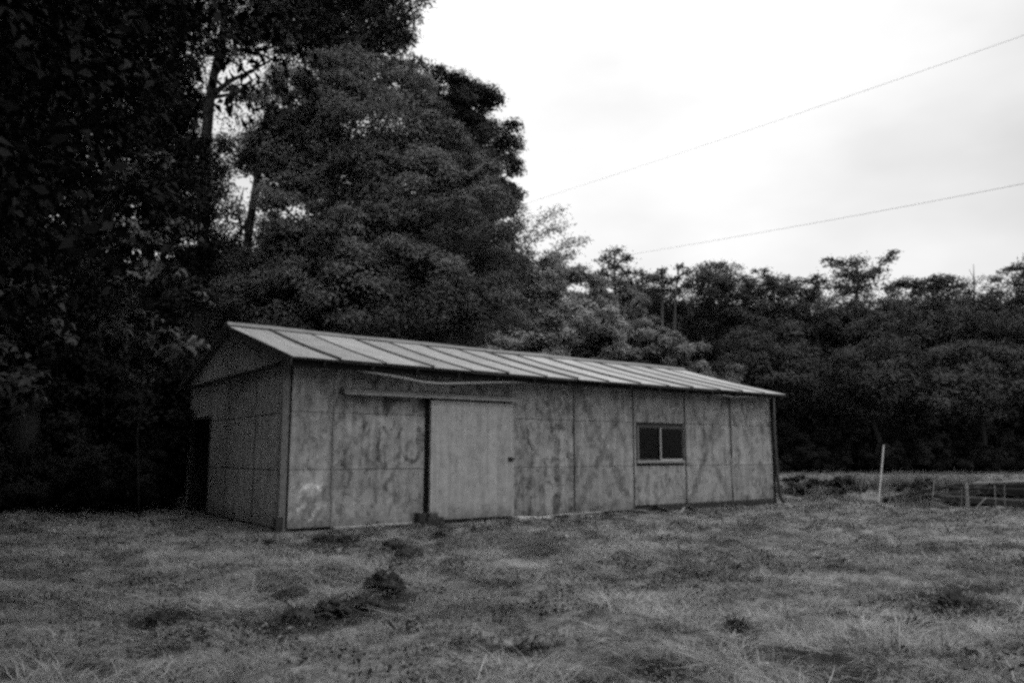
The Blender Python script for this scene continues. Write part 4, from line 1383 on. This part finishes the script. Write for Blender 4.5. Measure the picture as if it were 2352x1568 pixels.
# unseen ring of trees added behind the camera to block low sky light
for a_ in np.arange(98, 262, 5.0):
    for r_ in (27, 33):
        q_ = math.radians(a_ + rgw.uniform(-2, 2))
        X_, Y_ = r_ * math.sin(q_), r_ * math.cos(q_)
        H_ = rgw.uniform(11, 15)
        wp.append((X_, Y_, hz(X_, Y_))); wr.append((0, 0, rgw.uniform(0, TAU))); ws.append((H_ / 10.0 * 1.1, H_ / 10.0 * 1.1, H_ / 10.0)); wk.append(int(rgw.integers(0, 4)))
        wp.append((X_ * 0.97, Y_ * 0.97, hz(X_, Y_))); wr.append((0, 0, rgw.uniform(0, TAU))); ws.append((1.4, 1.4, 1.3)); wk.append(int(rgw.integers(4, 7)))
wood = scatter('woodland', WOOD, np.array(wp), np.array(wr), np.array(ws), np.array(wk))
tag(wood, 'dense dark woodland mass behind the field and the shed', 'woodland', kind='stuff')

# ------------------------------------------------------------------ small things on and around the field
def lump(name, loc, size, mat, seed, label, cat, group=None, rough=0.28, rz=0.0, parent=None, taper=0.0):
    rg = np.random.default_rng(seed)
    nu, nv = 26, 16
    V_ = []
    for j in range(nv + 1):
        ph = math.pi * j / nv
        for i in range(nu):
            th = TAU * i / nu
            d_ = np.array([math.sin(ph) * math.cos(th), math.sin(ph) * math.sin(th), math.cos(ph)])
            k = 1 + rough * (vnoise(d_[0] * 2.3 + seed * 3.3, d_[1] * 2.3 + d_[2] * 3.1, seed) - .5) * 2 + rough * (vnoise(d_[0] * 5 + seed, d_[1] * 5 - d_[2] * 6, seed + 5) - .5) * 1.4 + rough * (vnoise(d_[0] * 11 + seed, d_[1] * 11 - d_[2] * 12, seed + 8) - .5) * 0.9
            tp = 1 - taper * (0.5 + 0.5 * d_[2])
            V_.append(d_ * k * np.array(size) * 0.5 * np.array([tp, tp, 1]))
    F_ = []
    for j in range(nv):
        for i in range(nu):
            i2 = (i + 1) % nu
            F_.append((j * nu + i, (j + 1) * nu + i, (j + 1) * nu + i2, j * nu + i2))
    me = raw_mesh(name, np.array(V_), np.array(F_), name != 'earth_clod')
    o = link_mesh(name, me, mat)
    o.location = loc
    o.rotation_euler = (0, 0, rz)
    tag(o, label, cat, group)
    return o

def on_field(px, py):
    x_, y_ = on_ground(px, py)
    return x_, y_, hz(x_, y_)

def clod(px, py, wpx, hpx, seed, label, mat='sod', name='earth_clod', cat='clod', group='clods of dug-up earth in the grass', rough=0.3):
    x_, y_, z_ = on_field(px, py)
    k = y_ / 1850
    o = lump(name, (x_, y_, z_ + hpx * k * 0.3), (wpx * k * 1.05, wpx * k * 0.85, hpx * k * 1.15), M[mat], seed, label, cat, group, rough, taper=0.35 if name == 'earth_clod' else 0.0)
    if name == 'earth_clod':            # torn roots and grass still hanging on the clod
        rg = np.random.default_rng(seed + 40)
        w_, h_ = wpx * k * 0.5, hpx * k * 0.5
        mb = MB()
        for _ in range(120):
            d_ = rg.normal(size=3)
            d_ /= np.linalg.norm(d_)
            d_[2] = abs(d_[2]) * 0.8
            st_ = d_ * np.array([w_, w_ * 0.8, h_]) * 0.85
            out = d_ * 0.4 + rg.normal(size=3) * 0.5
            ln = rg.uniform(0.05, 0.17)
            md_ = st_ + out * ln * 0.6
            en_ = md_ + (out * 0.5 + np.array([0, 0, -0.5])) * ln * 0.7
            sd_ = np.cross(out, rg.normal(size=3))
            sd_ = sd_ / (np.linalg.norm(sd_) + 1e-6) * rg.uniform(0.003, 0.007)
            mb.add([st_ - sd_, st_ + sd_, md_ + sd_, md_ - sd_, en_], [(0, 1, 2, 3), (3, 2, 4)])
        ro = mb.build('torn_roots', M['dark_herb'], o)
        ro['kind'] = 'stuff'
    return o
clod(888, 1338, 76, 44, 1, 'largest dark pointed clod of earth in the grass before the shed', rough=0.55)
clod(838, 1364, 70, 28, 2, 'flat dark clod just left of the largest pointed clod')
clod(765, 1382, 84, 34, 3, 'long dark clod in the middle of the furrow')
clod(688, 1396, 70, 36, 4, 'dark clod at the left end of the furrow')
clod(642, 1346, 46, 22, 5, 'small dark clod above the left end of the furrow')
clod(370, 1392, 64, 40, 6, 'lone dark clod in the grass left of the furrow')
clod(938, 1280, 74, 30, 7, 'dark clod in the grass below the sliding door')
clod(905, 1256, 58, 24, 8, 'small flat clod behind the one below the sliding door')
clod(617, 1256, 16, 18, 9, 'small round dark clod before the near corner of the shed')
clod(1888, 1492, 110, 44, 10, 'broad dark clod in the grass low on the right')
clod(1336, 1520, 54, 46, 11, 'dark clod in a hollow at the bottom of the picture')
clod(2190, 1372, 100, 50, 12, 'dark clod in shaggy grass near the right edge')
for i_, (px_, py_, w_, h_, lab_) in enumerate(((745, 1243, 50, 12, 'low dark clump just before the plank by the peeling panel'), (800, 1246, 46, 12, 'low dark clump right of the one by the peeling panel'),
        (850, 1236, 30, 10, 'small dark clump before the pale plank'), (1015, 1232, 40, 12, 'low dark clump right of the wood blocks'), (1100, 1224, 44, 10, 'flat dark clump below the middle of the door'),
        (1248, 1272, 16, 16, 'small dark clump left of the scattered pale stones'), (1290, 1196, 40, 12, 'low dark clump at the wall foot right of the slab'), (1600, 1180, 50, 10, 'flat dark clump before the wall-foot shadow strip'),
        (1690, 1420, 50, 14, 'low dark clump in mid-field before the window'), (1200, 1448, 50, 18, 'low dark clump in the foreground below the door'), (2080, 1415, 46, 14, 'low dark clump left of the shaggy grass near the right edge'),
        (1550, 1500, 46, 18, 'low dark clump between the two big foreground clods'))):
    clod(px_, py_, w_, h_, 70 + i_, lab_, rough=0.4)
# stones and debris along the wall foot
clod(1362, 1180, 44, 20, 20, 'dark rounded stone against the wall foot left of the window', 'stone_dark', 'stone', 'stone', None, 0.2)
clod(1517, 1168, 26, 16, 21, 'dark stone at the near end of the wall-foot shadow strip', 'stone_dark', 'stone', 'stone', None, 0.2)
clod(1470, 1178, 40, 10, 22, 'flat dark stone below the window', 'stone_dark', 'stone', 'stone', None, 0.2)
for i, (px, py) in enumerate(((1365, 1252), (1342, 1262), (1300, 1242), (1330, 1282), (1286, 1284))):
    clod(px, py, 11, 9, 30 + i, 'small pale stone, %s of the scatter on the grass' % ('rightmost', 'in the middle', 'farthest back', 'lowest', 'leftmost')[i], 'stone_pale', 'pale_stone', 'stone', 'small pale stones scattered on the grass', 0.2)
clod(1085, 1312, 16, 8, 36, 'single pale stone right of the largest pointed clod', 'stone_pale', 'pale_stone', 'stone', None, 0.2)
clod(780, 1264, 12, 7, 37, 'single pale stone in the grass before the peeling panel', 'stone_pale', 'pale_stone', 'stone', None, 0.2)

def shed_world(s, w, z=0.0):
    return (P0[0] + U[0] * s + V[0] * w, P0[1] + U[1] * s + V[1] * w, z)
SR = math.atan2(U[1], U[0])
# block of broken concrete and timber ends under the left edge of the door
bl = empty('timber_block', shed_world(2.55, -0.3, hz(*shed_world(2.55, -0.3)[:2])), SR)
MB().box(-0.22, -0.06, -0.1, 0.1, -0.03, 0.24).build('block', M['timber_dark'], bl, bevel=0.015)
MB().box(-0.05, 0.3, -0.12, 0.08, -0.03, 0.15).build('block', M['timber_dark'], bl, bevel=0.015)
MB().box(0.02, 0.2, -0.08, 0.06, 0.151, 0.24).build('block', M['timber_mid'], bl, bevel=0.012)
tag(bl, 'dark blocks of wood heaped under the left edge of the sliding door', 'wood blocks')
st = empty('concrete_step', shed_world(5.0, -0.28, hz(*shed_world(5.0, -0.28)[:2])), SR)
MB().solid8([(-0.45, -0.16, -0.05), (0.75, -0.05, -0.05), (0.75, 0.1, -0.05), (-0.45, 0.12, -0.05), (-0.42, -0.14, 0.07), (0.72, -0.03, 0.03), (0.72, 0.08, 0.03), (-0.42, 0.1, 0.08)]).build('slab', M['concrete'], st, bevel=0.015)
tag(st, 'pale broken concrete slab at the right foot of the door', 'slab')
def plank(label, a, b, w_, h_, mat, name='plank', group=None, cat='plank'):
    a_, b_ = np.array(a), np.array(b)
    mid = (a_ + b_) / 2
    mb = MB().bar(tuple(a_ - mid), tuple(b_ - mid), w_, h_)
    o = mb.build(name, M[mat], None, bevel=min(w_, h_) * 0.15)
    o.location = mid
    return tag(o, label, cat, group)
def sg(s, w, dz=0.02):
    x_, y_, _ = shed_world(s, w)
    return (x_, y_, hz(x_, y_) + dz)
plank('pale plank lying on the ground below the door track', sg(0.75, -0.28, 0.05), sg(2.3, -0.24, 0.06), 0.12, 0.035, 'timber_pale')
plank('dark plank half sunk in grass before the door track', sg(0.5, -0.75, 0.03), sg(1.4, -0.55, 0.03), 0.14, 0.04, 'timber_dark')
plank('thin pale lath on the ground right of the concrete slab', sg(5.4, -0.22, 0.05), sg(7.0, -0.12, 0.06), 0.05, 0.03, 'timber_pale')
# crumpled pale sheet scrap below the window
rgs = np.random.default_rng(77)
V_, F_ = [], []
for i in range(13):
    for j in range(4):
        V_.append((i * 0.09 - 0.54, (j - 1.5) * 0.07 + 0.08 * math.sin(i * 0.9), 0.05 + 0.07 * math.sin(i * 0.8 + 1) + 0.05 * rgs.random() - 0.02 * j))
for i in range(12):
    for j in range(3):
        F_.append((i * 4 + j, i * 4 + 4 + j, i * 4 + 5 + j, i * 4 + 1 + j))
me = raw_mesh('sheet_scrap', np.array(V_), np.array(F_), True)
so = link_mesh('sheet_scrap', me, M['timber_pale'])
so.modifiers.new('thick', 'SOLIDIFY').thickness = 0.006
so.location = sg(8.9, -0.55, 0.0)
so.rotation_euler = (0, 0, SR - 0.3)
tag(so, 'crumpled pale sheet lying on the ground below the window', 'sheet')

# stakes beyond the far end of the shed
def stake(label, a, b, ya, yb, r, mat, name='stake'):
    A, B = at(a[0], a[1], ya), at(b[0], b[1], yb)
    gz = hz(A[0], A[1])
    A = A + (A - B) * max(0, (A[2] - gz + 0.08)) / max(0.1, (B - A)[2])
    mb = MB()
    mid = (np.zeros(3) + (B - A)) * 0.5 + np.array([0.006, 0, 0])
    mb.tube([(0, 0, 0), tuple(mid), tuple(B - A)], [r, r * 0.97, r * 0.9], 7)
    o = mb.build(name, M[mat], None, smooth=False)
    o.location = A
    return tag(o, label, 'stake', 'stakes along the field edge')
stake('tall white leaning stake beyond the far end of the shed', (2018, 1150), (2030, 1021), 22.4, 22.5, 0.019, 'stake')
stake('short pale stake just right of the tall white one', (2043, 1148), (2057, 1118), 22.0, 22.0, 0.016, 'stake_mid')
stake('short grey stick left of the timber heap', (2075, 1150), (2081, 1120), 21.6, 21.6, 0.012, 'stake_mid')
stake('thin upright stake at the left end of the timber heap', (2140, 1160), (2146, 1103), 20.6, 20.7, 0.014, 'stake_mid')
stake('thicker grey post standing in front of the timber heap', (2222, 1168), (2220, 1110), 19.6, 19.7, 0.042, 'stake_mid', 'post')
stake('thin stick close beside the grey post', (2208, 1162), (2209, 1118), 19.9, 19.9, 0.013, 'stake_mid')
stake('thin upright stick right of the grey post', (2287, 1172), (2284, 1112), 19.2, 19.2, 0.014, 'stake_mid')
stake('thin upright stick nearest the right edge', (2308, 1174), (2307, 1112), 19.0, 19.0, 0.014, 'stake_mid')
stake('slanting stick leaning in front of the timber heap', (2240, 1168), (2264, 1143), 19.3, 19.6, 0.012, 'stake_mid')
stake('faint thin stake left of the tall white one', (1977, 1146), (1978, 1108), 23.4, 23.4, 0.013, 'stake_mid')
stake('short faint stick near the shed corner', (1850, 1130), (1849, 1108), 25.5, 25.5, 0.013, 'stake_mid')

# heap of long weathered timbers
def log(label, a, b, ya, yb, w_, h_, mat):
    A, B = at(a[0], a[1], ya), at(b[0], b[1], yb)
    return plank(label, A, B, w_, h_, mat, 'timber', 'timbers heaped at the field edge', 'timber')
log('topmost long timber of the heap, running out at the right edge', (2235, 1109), (2440, 1103), 21.0, 20.0, 0.22, 0.05, 'timber')
log('timber slanting up towards the grey post', (2045, 1143), (2212, 1111), 22.3, 21.0, 0.14, 0.08, 'timber_dark')
log('dark timber under the slanting one', (2070, 1150), (2250, 1130), 21.8, 20.4, 0.2, 0.11, 'timber_dark')
log('dark thick timber of the heap behind the grey post', (2190, 1126), (2430, 1132), 20.9, 20.1, 0.28, 0.2, 'timber_and_shade')
log('dark timber at the bottom of the heap, tilted down to the right', (2160, 1144), (2430, 1160), 20.6, 19.3, 0.3, 0.18, 'timber_dark')
log('grey short board lying low at the left of the heap', (2138, 1145), (2196, 1149), 20.9, 20.4, 0.3, 0.03, 'timber_mid')
log('lowest board slanting into the grass', (2136, 1152), (2200, 1169), 20.4, 19.8, 0.14, 0.04, 'timber_mid')
log('black square timber in place of the shaded hollow amid the heap', (2120, 1150), (2440, 1140), 21.2, 20.6, 0.3, 0.34, 'timber_and_shade')  # near-black fillers painting in the shadowed voids of the heap
log('black timber in place of shade behind the post at the back of the heap', (2180, 1126), (2440, 1116), 21.5, 20.8, 0.2, 0.26, 'timber_and_shade')
log('black low timber in place of shade at the foot of the slanting one', (2030, 1149), (2140, 1140), 22.4, 21.6, 0.2, 0.16, 'timber_and_shade')
log('thin lath crossing the heap', (2095, 1140), (2205, 1127), 21.3, 20.5, 0.05, 0.03, 'timber_mid')
log('short dark timber end sticking up behind the grey post', (2235, 1124), (2300, 1103), 20.8, 20.8, 0.12, 0.1, 'timber_dark')
rgb_ = np.random.default_rng(88)
mb = MB()
bo = at(2270, 1165, 19.9)
for _ in range(110):
    c_ = at(rgb_.uniform(2050, 2420), rgb_.uniform(1122, 1172), rgb_.uniform(19.4, 21.6))
    d_ = rgb_.normal(size=3) * np.array([1, 0.7, 0.45])
    d_ = d_ / np.linalg.norm(d_) * rgb_.uniform(0.15, 0.6)
    k_ = c_ + rgb_.normal(size=3) * 0.05
    mb.tube([tuple(c_ - d_ - bo), tuple(k_ - bo), tuple(c_ + d_ - bo)], [0.008, 0.007, 0.003], 3, cap=False)
br_ = mb.build('brushwood', M['timber_dark'])
br_.location = bo
tag(br_, 'tangle of thin dark twigs and weeds over the timber heap', 'brushwood', kind='stuff')

# low dark shrubs behind the field edge
for i, (px, py, w_, h_, Y, lab) in enumerate(((1838, 1112, 70, 34, 27.5, 'low dark shrub behind the shed end, leftmost of three'), (1925, 1110, 100, 40, 26.5, 'low dark shrub left of the tall white stake'), (2105, 1108, 100, 30, 25.0, 'low dark shrub behind the left end of the timber heap'))):
    tree('shrub', lab, [(px - w_ * .4, py + 4, h_ * .5), (px, py - 4, h_ * .6), (px + w_ * .4, py + 4, h_ * .5), (px, py + 12, h_ * .6)], Y, 2600, 0.1, M['leaf_dark'], M['bark'], 0.02,
         base_px=px, seed=60 + i, jitter=0.3, cat='shrub', spread=0.1, twig=8, gap=0.1, group='low shrubs along the ditch')

# overhead wires
def wire(label, pts, r):
    P_ = [at(px, py, Y) for px, py, Y in pts]
    o0 = P_[0]
    mb = MB().tube([tuple(p_ - o0) for p_ in P_], r, 5)
    o = mb.build('overhead_wire', M['wire'], None, smooth=True)
    o.location = o0
    return tag(o, label, 'wire', 'overhead wires')
def wire_pts(a, b, Ya, Yb, sag, n=24):
    out = []
    for i in range(n + 1):
        f_ = i / n
        iy = 1 / Ya + (1 / Yb - 1 / Ya) * f_          # straight in space
        out.append((a[0] + (b[0] - a[0]) * f_, a[1] + (b[1] - a[1]) * f_ + sag * 4 * f_ * (1 - f_), 1 / iy))
    return out
wire('upper overhead wire slanting across the sky to the top right', wire_pts((2440, 50), (1150, 486), 17, 62, 6), 0.006)
wire('lower overhead wire running to the far pine', wire_pts((2440, 404), (1425, 588), 22, 60, 5), 0.0095)
